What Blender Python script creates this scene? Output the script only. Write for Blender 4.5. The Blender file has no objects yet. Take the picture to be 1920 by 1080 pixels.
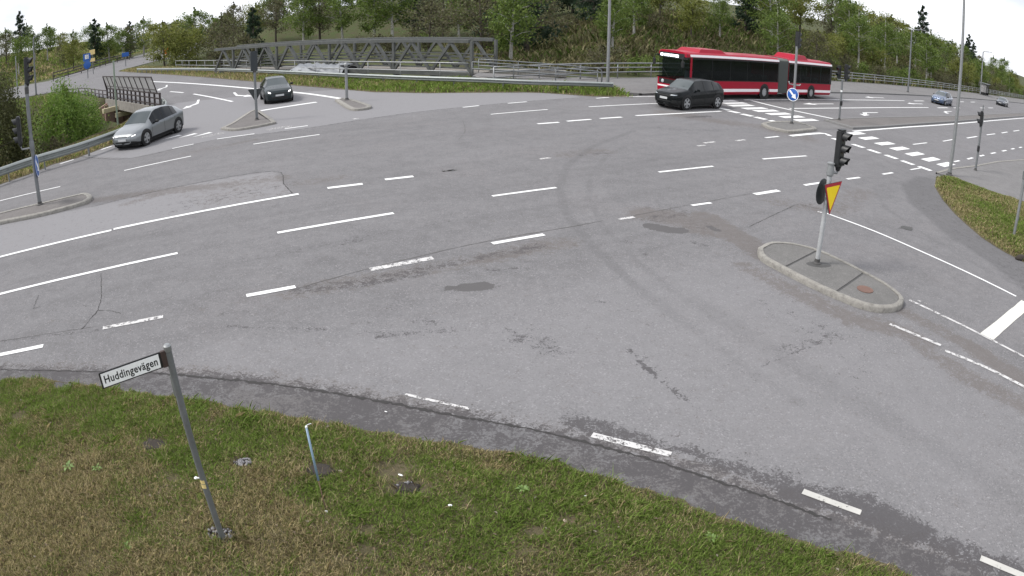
import bpy, bmesh, math, random
import numpy as np
from mathutils import Vector, Matrix
SC = bpy.context.scene
COL = SC.collection
R = math.radians
random.seed(7); RNG = np.random.default_rng(7)

# ------------------------------------------------------------------ camera (wide traffic camera with barrel distortion)
A1, A3, PITCH, ROLL, CAMH = .7405, .0389, .4084, .0118, 5.05
cd = bpy.data.cameras.new('camera'); cam = bpy.data.objects.new('camera', cd); COL.objects.link(cam)
cd.type = 'PANO'; cd.panorama_type = 'FISHEYE_LENS_POLYNOMIAL'
cd.sensor_width = 36; cd.sensor_fit = 'HORIZONTAL'; cd.fisheye_fov = R(200)
cd.fisheye_polynomial_k0 = 0; cd.fisheye_polynomial_k1 = -A1/18; cd.fisheye_polynomial_k2 = 0
cd.fisheye_polynomial_k3 = -A3/18**3; cd.fisheye_polynomial_k4 = 0
cd.clip_start = .1; cd.clip_end = 4000
cam.matrix_world = Matrix.Translation((0, 0, CAMH)) @ Matrix.Rotation(math.pi/2-PITCH, 4, 'X') @ Matrix.Rotation(ROLL, 4, 'Z')
SC.camera = cam

# ------------------------------------------------------------------ sky, sun, exposure (bright overcast)
SUN_EL, SUN_AZ = 50, -98          # sun azimuth measured from +Y towards +X
world = bpy.data.worlds.new('World'); SC.world = world; world.use_nodes = True
wt = world.node_tree; wt.nodes.clear()
def wn(t, **k):
    n = wt.nodes.new(t)
    for a, b in k.items(): setattr(n, a, b)
    return n
sky = wn('ShaderNodeTexSky', sky_type='NISHITA', sun_disc=False, sun_elevation=R(SUN_EL), sun_rotation=R(SUN_AZ))
sky.air_density = 1.0; sky.dust_density = 2.0
cl_tc = wn('ShaderNodeTexCoord'); cl_map = wn('ShaderNodeMapping'); cl_map.inputs['Scale'].default_value = (1, 1, 2.6)
cl_n = wn('ShaderNodeTexNoise'); cl_n.inputs['Scale'].default_value = 2.2; cl_n.inputs['Detail'].default_value = 7
cl_r = wn('ShaderNodeMapRange'); cl_r.inputs[1].default_value = .3; cl_r.inputs[2].default_value = .72
cl_c = wn('ShaderNodeMix', data_type='RGBA'); cl_c.inputs[6].default_value = (3.4, 3.6, 4.2, 1); cl_c.inputs[7].default_value = (13.5, 13.6, 14.0, 1)
cl_m = wn('ShaderNodeMix', data_type='RGBA'); cl_m.inputs[0].default_value = .88
bg = wn('ShaderNodeBackground'); bg.inputs[1].default_value = .075; wo = wn('ShaderNodeOutputWorld')
L = wt.links.new
L(cl_tc.outputs['Generated'], cl_map.inputs[0]); L(cl_map.outputs[0], cl_n.inputs['Vector']); L(cl_n.outputs['Fac'], cl_r.inputs[0])
L(cl_r.outputs[0], cl_c.inputs[0]); L(sky.outputs[0], cl_m.inputs[6]); L(cl_c.outputs[2], cl_m.inputs[7]); L(cl_m.outputs[2], bg.inputs[0]); L(bg.outputs[0], wo.inputs[0])
sd = bpy.data.lights.new('sun', 'SUN'); sd.energy = 1.5; sd.angle = R(14); sd.color = (1, .965, .92)
sun = bpy.data.objects.new('sun', sd); COL.objects.link(sun)
_az, _el = R(SUN_AZ), R(SUN_EL)
sun.rotation_euler = Vector((math.sin(_az)*math.cos(_el), math.cos(_az)*math.cos(_el), math.sin(_el))).to_track_quat('Z', 'Y').to_euler()
SC.view_settings.view_transform = 'Standard'; SC.view_settings.look = 'None'; SC.view_settings.gamma = 1
SC.view_settings.exposure = 1.15
SC.cycles.max_bounces = 6; SC.cycles.transparent_max_bounces = 12

# ------------------------------------------------------------------ ground point seen at a photo pixel
def ray(px, py):
    x = (px-960)/960; y = (540-py)/960; r = math.hypot(x, y)+1e-9
    th = A1*r+A3*r**3
    d = (math.sin(th)*x/r, math.sin(th)*y/r, math.cos(th))
    c, s = math.cos(ROLL), math.sin(ROLL)
    d = (c*d[0]-s*d[1], s*d[0]+c*d[1], d[2])
    c, s = math.cos(PITCH), math.sin(PITCH)
    return Vector((d[0], d[1]*s+d[2]*c, d[1]*c-d[2]*s))
def G(px, py, z=0.0):
    d = ray(px, py); k = (z-CAMH)/min(d.z, -1e-3)
    return Vector((d.x*k, d.y*k, z))
def GP(pts, z=0.0): return [G(a, b, z) for a, b in pts]
def V(*a): return Vector(a)

# ------------------------------------------------------------------ mesh collector
class MB:
    def __init__(s): s.v = []; s.f = []; s.mi = []
    def add(s, vs, fs, mi=0):
        o = len(s.v); s.v += [tuple(p) for p in vs]; s.f += [tuple(i+o for i in f) for f in fs]; s.mi += [mi]*len(fs); return s
    def box(s, c, d, M=None, mi=0, bev=0):
        x, y, z = d[0]/2, d[1]/2, d[2]/2
        if bev:
            b = bev; ring = []
            prof = [(x-b, -y), (x, -y+b), (x, y-b), (x-b, y), (-x+b, y), (-x, y-b), (-x, -y+b), (-x+b, -y)]
            vs = []
            for zz, k in ((-z, b), (-z+b, 0), (z-b, 0), (z, b)):
                for (a, c2) in prof: vs.append(Vector((a*(1-k/x), c2*(1-k/y), zz)))
            fs = []
            for r in range(3):
                for i in range(8): fs.append((r*8+i, r*8+(i+1) % 8, r*8+8+(i+1) % 8, r*8+8+i))
            fs.append(tuple(range(7, -1, -1))); fs.append(tuple(range(24, 32)))
        else:
            vs = [Vector((a, b2, c2)) for c2 in (-z, z) for a, b2 in ((-x, -y), (x, -y), (x, y), (-x, y))]
            fs = [(3, 2, 1, 0), (4, 5, 6, 7), (0, 1, 5, 4), (1, 2, 6, 5), (2, 3, 7, 6), (3, 0, 4, 7)]
        C = Vector(c)
        vs = [(M @ v if M else v)+C for v in vs]
        return s.add(vs, fs, mi)
    def tube(s, pts, r, n=8, cap=True, mi=0):
        pts = [Vector(p) for p in pts]; rs = r if isinstance(r, (list, tuple)) else [r]*len(pts)
        vs = []; fs = []; pu = None
        for i, p in enumerate(pts):
            t = (pts[min(i+1, len(pts)-1)]-pts[max(i-1, 0)])
            t = t.normalized() if t.length > 1e-9 else Vector((0, 0, 1))
            u = (Vector((0, 0, 1)) if abs(t.z) < .92 else Vector((1, 0, 0))) if pu is None else pu
            u = (u-t*u.dot(t)).normalized(); pu = u; w = t.cross(u)
            for k in range(n):
                a = 2*math.pi*k/n; vs.append(p+(u*math.cos(a)+w*math.sin(a))*rs[i])
        for i in range(len(pts)-1):
            for k in range(n): fs.append((i*n+k, i*n+(k+1) % n, (i+1)*n+(k+1) % n, (i+1)*n+k))
        if cap: fs.append(tuple(range(n-1, -1, -1))); fs.append(tuple(range((len(pts)-1)*n, len(pts)*n)))
        return s.add(vs, fs, mi)
    def lathe(s, prof, n=20, M=None, mi=0, c=(0, 0, 0)):      # prof: (radius, height) about z
        vs = []; fs = []; C = Vector(c)
        for (r, z) in prof:
            for k in range(n):
                a = 2*math.pi*k/n; p = Vector((r*math.cos(a), r*math.sin(a), z)); vs.append((M @ p if M else p)+C)
        for i in range(len(prof)-1):
            for k in range(n): fs.append((i*n+k, i*n+(k+1) % n, (i+1)*n+(k+1) % n, (i+1)*n+k))
        fs.append(tuple(range(n-1, -1, -1))); fs.append(tuple(range((len(prof)-1)*n, len(prof)*n)))
        return s.add(vs, fs, mi)
    def prism(s, poly, z0, z1, mi=0, M=None, c=(0, 0, 0)):     # poly counter-clockwise xy
        n = len(poly); C = Vector(c)
        vs = [Vector((p[0], p[1], z0)) for p in poly]+[Vector((p[0], p[1], z1)) for p in poly]
        vs = [(M @ v if M else v)+C for v in vs]
        fs = [tuple(range(n-1, -1, -1)), tuple(range(n, 2*n))]+[(i, (i+1) % n, n+(i+1) % n, n+i) for i in range(n)]
        return s.add(vs, fs, mi)
    def sheet(s, poly, z=None, mi=0):
        vs = [Vector((p[0], p[1], (p[2] if len(p) > 2 else 0) if z is None else z)) for p in poly]
        return s.add(vs, [tuple(range(len(vs)))], mi)
    def ribbon(s, pts, w, z=0.0, mi=0, jag=0):
        pts = [Vector((p[0], p[1], 0)) for p in pts]; vs = []; fs = []
        ws = w if isinstance(w, (list, tuple)) else [w]*len(pts)
        for i, p in enumerate(pts):
            t = (pts[min(i+1, len(pts)-1)]-pts[max(i-1, 0)]).normalized(); n = Vector((-t.y, t.x, 0))
            a, b = ws[i]/2*(1+random.uniform(-jag, jag)), ws[i]/2*(1+random.uniform(-jag, jag))
            vs += [p-n*a+V(0, 0, z), p+n*b+V(0, 0, z)]
        for i in range(len(pts)-1): fs.append((2*i, 2*i+2, 2*i+3, 2*i+1))
        return s.add(vs, fs, mi)
    def mesh(s, name, mats, smooth=False, tri=False):
        me = bpy.data.meshes.new(name); me.from_pydata(s.v, [], s.f)
        for m in (mats if isinstance(mats, (list, tuple)) else [mats]): me.materials.append(m)
        if any(s.mi): me.polygons.foreach_set('material_index', s.mi)
        if smooth: me.polygons.foreach_set('use_smooth', [True]*len(me.polygons))
        if tri:
            bm = bmesh.new(); bm.from_mesh(me); bmesh.ops.triangulate(bm, faces=bm.faces[:]); bm.to_mesh(me); bm.free()
        me.update(); return me
    def build(s, name, mats, parent=None, smooth=False, tri=False, auto=None):
        me = s.mesh(name, mats, smooth, tri)
        if auto: me.polygons.foreach_set('use_smooth', [True]*len(me.polygons)); me.set_sharp_from_angle(angle=R(auto))
        return link(name, me, parent)
def link(name, me, parent=None):
    o = bpy.data.objects.new(name, me); COL.objects.link(o)
    if parent: o.parent = parent
    return o
def tag(o, label=None, cat=None, group=None, kind=None):
    if label: o['label'] = label
    if cat: o['category'] = cat
    if group: o['group'] = group
    if kind: o['kind'] = kind
    return o
def thing(name, label, cat, loc=(0, 0, 0), rz=0, group=None):
    o = bpy.data.objects.new(name, None); COL.objects.link(o); o.empty_display_size = .2
    o.location = loc; o.rotation_euler = (0, 0, rz); return tag(o, label, cat, group)
def struct(name, mb, m, **k): return tag(mb.build(name, m, **k), kind='structure')
def copy_tree(o, parent=None):
    c = o.copy(); COL.objects.link(c); c.parent = parent
    for ch in list(o.children): copy_tree(ch, c)
    return c
def catmull(pts, n=6):
    pts = [Vector(p) for p in pts]; out = []
    for i in range(len(pts)-1):
        p0 = pts[max(i-1, 0)]; p1 = pts[i]; p2 = pts[i+1]; p3 = pts[min(i+2, len(pts)-1)]
        for k in range(n):
            t = k/n; out.append(.5*((2*p1)+(p2-p0)*t+(2*p0-5*p1+4*p2-p3)*t*t+(3*p1-p0-3*p2+p3)*t**3))
    out.append(pts[-1]); return out
def resample(pts, step):
    out = [Vector(pts[0])]; acc = 0
    for a, b in zip(pts[:-1], pts[1:]):
        a = Vector(a); b = Vector(b); l = (b-a).length; n = max(1, int(round(l/step)))
        for k in range(1, n+1): out.append(a.lerp(b, k/n))
    return out
def rot(ax, deg): return Matrix.Rotation(R(deg), 3, ax)

# ------------------------------------------------------------------ materials
MATS = {}
def nodemat(name):
    m = bpy.data.materials.new(name); m.use_nodes = True; nt = m.node_tree
    return m, nt, nt.nodes['Principled BSDF'], nt.links.new
def N(nt, t, **k):
    n = nt.nodes.new(t)
    for a, b in k.items():
        if a in ('loc', ): continue
        setattr(n, a, b)
    return n
def noise(nt, scale, detail=4, rough=.6, vec=None, dist=0):
    n = nt.nodes.new('ShaderNodeTexNoise'); n.inputs['Scale'].default_value = scale; n.inputs['Detail'].default_value = detail
    n.inputs['Roughness'].default_value = rough; n.inputs['Distortion'].default_value = dist
    if vec is not None: nt.links.new(vec, n.inputs['Vector'])
    return n.outputs['Fac']
def mrange(nt, v, a, b, c=0., d=1., smooth=False):
    n = nt.nodes.new('ShaderNodeMapRange'); n.clamp = True
    if smooth: n.interpolation_type = 'SMOOTHSTEP'
    for i, x in ((1, a), (2, b), (3, c), (4, d)): n.inputs[i].default_value = x
    nt.links.new(v, n.inputs[0]); return n.outputs[0]
def mixc(nt, f, a, b, mode='MIX'):
    n = nt.nodes.new('ShaderNodeMix'); n.data_type = 'RGBA'; n.blend_type = mode
    for sock, val in ((n.inputs[0], f), (n.inputs[6], a), (n.inputs[7], b)):
        if isinstance(val, (int, float)): sock.default_value = val
        elif isinstance(val, tuple): sock.default_value = val+(1,) if len(val) == 3 else val
        else: nt.links.new(val, sock)
    return n.outputs[2]
def mth(nt, op, a, b=0.0):
    n = nt.nodes.new('ShaderNodeMath'); n.operation = op
    for i, x in ((0, a), (1, b)):
        if isinstance(x, (int, float)): n.inputs[i].default_value = x
        else: nt.links.new(x, n.inputs[i])
    return n.outputs[0]
def attr(nt, name):
    n = nt.nodes.new('ShaderNodeAttribute'); n.attribute_name = name; return n.outputs['Fac']
def coords(nt, which='Object', scale=(1, 1, 1), rz=0):
    t = nt.nodes.new('ShaderNodeTexCoord'); m = nt.nodes.new('ShaderNodeMapping'); m.inputs['Scale'].default_value = scale; m.inputs['Rotation'].default_value = (0, 0, rz)
    nt.links.new(t.outputs[which], m.inputs[0]); return m.outputs[0]
def wpos(nt, scale=(1, 1, 1), rz=0):
    t = nt.nodes.new('ShaderNodeNewGeometry'); m = nt.nodes.new('ShaderNodeMapping'); m.inputs['Scale'].default_value = scale; m.inputs['Rotation'].default_value = (0, 0, rz)
    nt.links.new(t.outputs['Position'], m.inputs[0]); return m.outputs[0]
def bump(nt, L, p, h, st=.3, dist=.01):
    b = nt.nodes.new('ShaderNodeBump'); b.inputs['Strength'].default_value = st; b.inputs['Distance'].default_value = dist
    L(h, b.inputs['Height']); L(b.outputs[0], p.inputs['Normal'])
def mat(name, col, rough=.6, metal=0, var=.18, vs=3.0, dirt=None, spec=.5, coat=0, alpha=1, emit=None, bmp=0):
    if name in MATS: return MATS[name]
    m, nt, p, L = nodemat(name)
    c = coords(nt)
    n1 = noise(nt, vs, 5, .65, c); n2 = noise(nt, vs*7, 3, .6, c)
    f = mrange(nt, mth(nt, 'ADD', mth(nt, 'MULTIPLY', n1, .65), mth(nt, 'MULTIPLY', n2, .35)), .3, .7)
    a = tuple(x*(1-var) for x in col); b = tuple(min(1, x*(1+var)) for x in col)
    o = mixc(nt, f, a, b)
    if dirt:
        dm = mrange(nt, noise(nt, vs*1.7, 6, .7, c), .5, .72); o = mixc(nt, mth(nt, 'MULTIPLY', dm, dirt[1]), o, dirt[0])
    L(o, p.inputs['Base Color'])
    L(mrange(nt, n1, .3, .7, max(.02, rough*.85), min(1, rough*1.15)), p.inputs['Roughness'])
    p.inputs['Metallic'].default_value = metal; p.inputs['Specular IOR Level'].default_value = spec
    if coat: p.inputs['Coat Weight'].default_value = coat; p.inputs['Coat Roughness'].default_value = .05
    if emit: p.inputs['Emission Color'].default_value = emit[0]+(1,); p.inputs['Emission Strength'].default_value = emit[1]
    if bmp: bump(nt, L, p, n2, bmp)
    MATS[name] = m; return m

def asphalt_mat(name, base, attrs=False, warm=0, speck=1.0):
    m, nt, p, L = nodemat(name)
    w = wpos(nt); ws = wpos(nt, (1, 1, 1), -R(33)); 
    st = nt.nodes.new('ShaderNodeMapping'); st.inputs['Scale'].default_value = (.18, 1.7, 1); L(ws, st.inputs[0])
    big = noise(nt, .16, 4, .55, w); mid = noise(nt, 1.1, 5, .6, w); fine = noise(nt, 38, 3, .8, w); fine2 = noise(nt, 95, 2, .7, w)
    lanes = noise(nt, .55, 4, .6, st.outputs[0])
    f = mth(nt, 'ADD', mth(nt, 'MULTIPLY', big, .38), mth(nt, 'ADD', mth(nt, 'MULTIPLY', mid, .22), mth(nt, 'MULTIPLY', lanes, .40)))
    f = mrange(nt, f, .36, .64)
    lo = tuple(x*.74 for x in base); hi = tuple(x*1.18 for x in base)
    c = mixc(nt, f, lo, hi)
    wp = mrange(nt, noise(nt, .33, 3, .5, w), .52, .72)
    c = mixc(nt, mth(nt, 'MULTIPLY', wp, .35), c, (base[0]*1.04, base[1]*.97, base[2]*.94))
    # mineral grains: light and dark
    vor = nt.nodes.new('ShaderNodeTexVoronoi'); vor.inputs['Scale'].default_value = 46; L(w, vor.inputs['Vector'])
    sp = nt.nodes.new('ShaderNodeSeparateColor'); L(vor.outputs['Color'], sp.inputs[0])
    co = attr(nt, 'coarse') if attrs else None
    g1 = mrange(nt, sp.outputs[0], .80, .97); g2 = mrange(nt, sp.outputs[1], .72, .95)
    amt = .62*speck if not attrs else mth(nt, 'ADD', mth(nt, 'MULTIPLY', co, .42), .55)
    c = mixc(nt, mth(nt, 'MULTIPLY', g1, amt), c, tuple(min(1, x*2.1) for x in base))
    c = mixc(nt, mth(nt, 'MULTIPLY', g2, amt), c, tuple(x*.42 for x in base))
    mo = noise(nt, 5.5, 5, .7, w); c = mixc(nt, mrange(nt, mo, .38, .62, .0, .50), c, tuple(x*.68 for x in base)); mo2 = noise(nt, 1.9, 5, .65, w); c = mixc(nt, mrange(nt, mo2, .40, .62, .0, .30), c, tuple(x*1.28 for x in base))
    pit = mth(nt, 'MULTIPLY', mrange(nt, noise(nt, 21, 4, .75, w), .545, .60), mrange(nt, noise(nt, .75, 4, .6, w), .47, .62)); c = mixc(nt, mth(nt, 'MULTIPLY', pit, .7), c, tuple(x*.42 for x in base))
    gr = mth(nt, 'ADD', mth(nt, 'MULTIPLY', fine, .6), mth(nt, 'MULTIPLY', fine2, .4))
    c = mixc(nt, mrange(nt, gr, .38, .62, .0, .55), c, tuple(x*.72 for x in base))
    rough = .86
    if attrs:
        rag = mth(nt, 'ADD', mth(nt, 'MULTIPLY', noise(nt, 5, 6, .8, w, .6), .55), mth(nt, 'MULTIPLY', noise(nt, 26, 4, .75, w), .45))
        rag = mrange(nt, rag, .39, .61, -.5, .5)
        c = mixc(nt, attr(nt, 'light'), c, tuple(x*y for x, y in zip(base, (1.20, 1.21, 1.22))))
        c = mixc(nt, mth(nt, 'MULTIPLY', co, .30), c, tuple(x*1.22 for x in base))
        nz = nt.nodes.new('ShaderNodeMapping'); nz.inputs['Scale'].default_value = (1, 1, 1)
        dt = mrange(nt, mth(nt, 'ADD', attr(nt, 'dirt'), mth(nt, 'MULTIPLY', rag, 1.35)), .34, .72)
        c = mixc(nt, mth(nt, 'MULTIPLY', dt, .62), c, (base[0]*.66, base[1]*.59, base[2]*.53))
        tr = mrange(nt, mth(nt, 'ADD', attr(nt, 'track'), mth(nt, 'MULTIPLY', rag, .30)), .15, 1.0)
        c = mixc(nt, mth(nt, 'MULTIPLY', tr, .58), c, tuple(x*.55 for x in base))
        dk = mrange(nt, mth(nt, 'ADD', attr(nt, 'dark'), mth(nt, 'MULTIPLY', rag, .85)), .46, .62)
        c = mixc(nt, mth(nt, 'MULTIPLY', dk, .82), c, (base[0]*.36, base[1]*.345, base[2]*.35))
        ch = mrange(nt, mth(nt, 'ADD', attr(nt, 'tar'), mth(nt, 'MULTIPLY', rag, .45)), .42, .58)
        c = mixc(nt, mth(nt, 'MULTIPLY', ch, .9), c, (base[0]*.5, base[1]*.49, base[2]*.48))
        rr = mrange(nt, dk, 0, 1, .86, .72); L(rr, p.inputs['Roughness'])
    else: p.inputs['Roughness'].default_value = rough
    L(c, p.inputs['Base Color']); p.inputs['Specular IOR Level'].default_value = .18
    bump(nt, L, p, mth(nt, 'ADD', fine, vor.outputs['Distance']), .35, .006)
    MATS[name] = m; return m
ASPH = (.164, .160, .163)
M_road = asphalt_mat('asphalt', ASPH)
M_roadx = asphalt_mat('asphalt_junction', ASPH, attrs=True)
M_path = asphalt_mat('footpath_asphalt', (.170, .165, .163), speck=.7)
M_isle = asphalt_mat('island_asphalt', (.152, .148, .142), speck=.6)
M_med = asphalt_mat('median_asphalt', (.150, .140, .134), speck=.6)

def paint_mat(name, thr, col=(.70, .70, .69)):
    m, nt, p, L = nodemat(name); w = wpos(nt)
    n = mth(nt, 'ADD', mth(nt, 'MULTIPLY', noise(nt, 7, 6, .75, w), .7), mth(nt, 'MULTIPLY', noise(nt, 45, 3, .7, w), .3))
    f = mrange(nt, n, thr-.03, thr+.03)
    c = mixc(nt, mrange(nt, noise(nt, 3, 5, .7, w), .35, .7), col, tuple(x*.84 for x in col))
    L(c, p.inputs['Base Color']); p.inputs['Roughness'].default_value = .7
    t = nt.nodes.new('ShaderNodeBsdfTransparent'); mx = nt.nodes.new('ShaderNodeMixShader'); out = nt.nodes['Material Output']
    L(f, mx.inputs[0]); L(p.outputs[0], mx.inputs[1]); L(t.outputs[0], mx.inputs[2]); L(mx.outputs[0], out.inputs[0])
    MATS[name] = m; return m
M_paint = paint_mat('road_paint', .70); M_paintw = paint_mat('road_paint_worn', .535, (.52, .51, .50)); M_paintf = paint_mat('road_paint_faint', .47, (.46, .45, .44)); M_painte = paint_mat('road_paint_near_edge', .60, (.44, .43, .40))
M_stop = paint_mat('road_paint_cream', .66, (.62, .61, .55))

def grass_ground(name, a, b, c3):
    m, nt, p, L = nodemat(name); w = wpos(nt)
    n1 = noise(nt, .8, 5, .65, w); n2 = noise(nt, 14, 5, .75, w)
    c = mixc(nt, mrange(nt, n1, .35, .65), a, b); c = mixc(nt, mrange(nt, n2, .45, .7), c, c3)
    L(c, p.inputs['Base Color']); p.inputs['Roughness'].default_value = .95; p.inputs['Specular IOR Level'].default_value = .1
    bump(nt, L, p, n2, .8, .05); MATS[name] = m; return m
M_soil = grass_ground('verge_soil', (.085, .072, .046), (.125, .104, .066), (.10, .098, .045))
M_bank = grass_ground('grass_bank', (.070, .062, .036), (.055, .082, .026), (.075, .068, .045))

def attr_col_mat(name, rough=.7, trans=.25, var=.25):
    m, nt, p, L = nodemat(name)
    at = nt.nodes.new('ShaderNodeAttribute'); at.attribute_name = 'col'
    L(at.outputs['Color'], p.inputs['Base Color']); p.inputs['Roughness'].default_value = rough; p.inputs['Specular IOR Level'].default_value = .25
    tr = nt.nodes.new('ShaderNodeBsdfTranslucent'); L(at.outputs['Color'], tr.inputs[0])
    mx = nt.nodes.new('ShaderNodeMixShader'); mx.inputs[0].default_value = trans; out = nt.nodes['Material Output']
    L(p.outputs[0], mx.inputs[1]); L(tr.outputs[0], mx.inputs[2]); L(mx.outputs[0], out.inputs[0]); MATS[name] = m; return m
M_blade = attr_col_mat('grass_blade', .7, .35); M_leaf = attr_col_mat('leaf', .6, .42)

M_galv = mat('galvanised_steel', (.245, .253, .256), .5, .55, .14, 4, ((.28, .27, .25), .3))
M_galvd = mat('weathered_galvanised_steel', (.17, .18, .185), .55, .5, .2, 5, ((.16, .15, .14), .4))
M_rail = mat('guardrail_steel', (.25, .27, .26), .5, .45, .15, 2.5, ((.24, .24, .22), .4))
M_black = mat('signal_black', (.009, .010, .011), .5, 0, .3, 6)
M_sigback = mat('signal_dark_grey', (.020, .026, .030), .5, 0, .2, 6)
M_signback = mat('sign_back_grey', (.035, .040, .041), .5, .2, .15, 5)
M_conc = mat('kerb_concrete', (.215, .205, .185), .9, 0, .3, 5, ((.09, .085, .075), .9), bmp=.4)
M_concd = mat('old_concrete', (.20, .185, .165), .9, 0, .25, 1.2, ((.09, .08, .07), .7), bmp=.3)
M_stone = mat('kerb_granite', (.15, .148, .145), .85, 0, .25, 6, ((.07, .065, .06), .7), bmp=.3)
M_white = mat('sign_white', (.78, .79, .78), .45, 0, .06, 6, ((.5, .48, .44), .25))
M_blacktxt = mat('sign_black', (.012, .012, .013), .5)
M_yellow = mat('sign_yellow', (.86, .635, .003), .4, 0, .05)
M_red = mat('sign_red', (.36, .012, .030), .4, 0, .1)
M_blue = mat('sign_blue', (.012, .085, .33), .4, 0, .12)
M_stick = mat('sticker_yellow', (.66, .52, .22), .5)
M_brown = mat('bracket_brown', (.045, .028, .024), .6, 0, .3)
M_rust = mat('rusty_iron', (.135, .078, .060), .9, 0, .3, 9, ((.09, .05, .04), .6))
M_iron = mat('cast_iron', (.07, .068, .066), .75, .3, .3, 12)
M_glass = mat('car_glass', (.045, .056, .058), .07, 0, .05, 2, spec=.5)
M_glassl = mat('car_glass_side', (.008, .010, .011), .08, 0, .05, 2, spec=.3)
M_tyre = mat('tyre', (.006, .006, .0065), .9, 0, .2, 10)
M_rim = mat('alloy_rim', (.34, .35, .36), .35, .7, .12, 8)
M_rimd = mat('dark_rim', (.12, .12, .125), .4, .6, .12, 8)
M_clad = mat('black_trim', (.0045, .005, .005), .7, 0, .2, 6)
M_lamp = mat('headlamp', (.40, .43, .45), .15, 0, .05, 4)
M_drl = mat('daytime_light', (.8, .8, .8), .2, 0, .02, emit=((1, .98, .95), .8))
M_plate = mat('number_plate', (.46, .47, .47), .4, 0, .05)
M_silver = mat('silver_paint', (.20, .212, .218), .32, .65, .02, .6, coat=.5)
M_dkgrn = mat('dark_grey_paint', (.013, .020, .022), .3, .1, .05, 2, spec=.2, coat=.25)
M_blk = mat('black_paint', (.003, .0045, .005), .3, 0, .05, 2, spec=.12, coat=.16)
M_bluep = mat('steel_blue_paint', (.055, .085, .15), .25, .45, .05, 2, coat=1)
M_nvy = mat('dark_navy_paint', (.020, .024, .035), .25, .3, .05, 2, coat=1)
M_busred = mat('bus_red', (.29, .003, .020), .4, 0, .05, 1.0, ((.23, .003, .018), .4), spec=.15, coat=.12)
M_buswht = mat('bus_white_stripe', (.76, .72, .73), .35, 0, .05, 2)
M_bellow = mat('bellows_rubber', (.105, .115, .108), .85, 0, .15, 3)
M_timber = mat('timber', (.42, .37, .24), .8, 0, .15, 3, ((.25, .21, .14), .4))
M_rustwall = mat('stained_concrete', (.21, .135, .105), .92, 0, .35, .8, ((.26, .22, .185), .8), bmp=.3)
M_tarp = mat('grey_tarpaulin', (.20, .213, .23), .55, 0, .12, 2)
M_truss = mat('truss_grey_steel', (.085, .090, .086), .55, .3, .15, 1.5, ((.16, .16, .15), .5))
M_deckd = mat('parapet_brown_steel', (.036, .026, .026), .6, .2, .2, 4)
M_bark = mat('bark', (.075, .062, .05), .95, 0, .3, 6); M_birch = mat('birch_bark', (.34, .33, .30), .9, 0, .25, 5, ((.06, .055, .05), .7))
M_dead = mat('dead_wood', (.20, .175, .145), .95, 0, .25, 6)
M_rock = mat('broken_stone', (.19, .185, .19), .9, 0, .3, 25); M_earth = mat('bare_earth', (.030, .024, .019), 1, 0, .4, 14, bmp=.5)

def pane_mat():
    m, nt, p, L = nodemat('clear_panel'); p.inputs['Base Color'].default_value = (.46, .45, .45, 1); p.inputs['Roughness'].default_value = .3
    t = nt.nodes.new('ShaderNodeBsdfTransparent'); t.inputs[0].default_value = (.9, .9, .9, 1); mx = nt.nodes.new('ShaderNodeMixShader'); mx.inputs[0].default_value = .55
    L(p.outputs[0], mx.inputs[1]); L(t.outputs[0], mx.inputs[2]); L(mx.outputs[0], nt.nodes['Material Output'].inputs[0]); return m
M_pane = pane_mat()

# ================================================================== SETTING
def np_inside(X, Y, poly):
    ins = np.zeros(X.shape, bool); n = len(poly)
    for i in range(n):
        x1, y1 = poly[i][0], poly[i][1]; x2, y2 = poly[(i+1) % n][0], poly[(i+1) % n][1]
        if y1 == y2: continue
        c = ((y1 > Y) != (y2 > Y)) & (X < (x2-x1)*(Y-y1)/(y2-y1)+x1); ins ^= c
    return ins
def np_dist(X, Y, pts, closed=False):
    D = np.full(X.shape, 1e9); n = len(pts)
    for i in range(n if closed else n-1):
        ax, ay = pts[i][0], pts[i][1]; bx, by = pts[(i+1) % n][0], pts[(i+1) % n][1]
        dx, dy = bx-ax, by-ay; l2 = dx*dx+dy*dy+1e-12
        t = np.clip(((X-ax)*dx+(Y-ay)*dy)/l2, 0, 1)
        D = np.minimum(D, np.hypot(X-ax-t*dx, Y-ay-t*dy))
    return D
def sstep(a, b, x): t = np.clip((x-a)/(b-a), 0, 1); return t*t*(3-2*t)
_tab = RNG.random((256, 256))
def vnoise(X, Y, s, o=0):
    x = X*s+o*17.3; y = Y*s+o*31.7; xi = np.floor(x).astype(int); yi = np.floor(y).astype(int); fx = x-xi; fy = y-yi
    fx = fx*fx*(3-2*fx); fy = fy*fy*(3-2*fy); g = lambda a, b: _tab[a % 256, b % 256]
    return (g(xi, yi)*(1-fx)+g(xi+1, yi)*fx)*(1-fy)+(g(xi, yi+1)*(1-fx)+g(xi+1, yi+1)*fx)*fy
def fbm(X, Y, s, o=0, n=4):
    r = 0; a = .5
    for k in range(n): r = r+a*vnoise(X, Y, s*2**k, o+k); a *= .5
    return r

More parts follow.
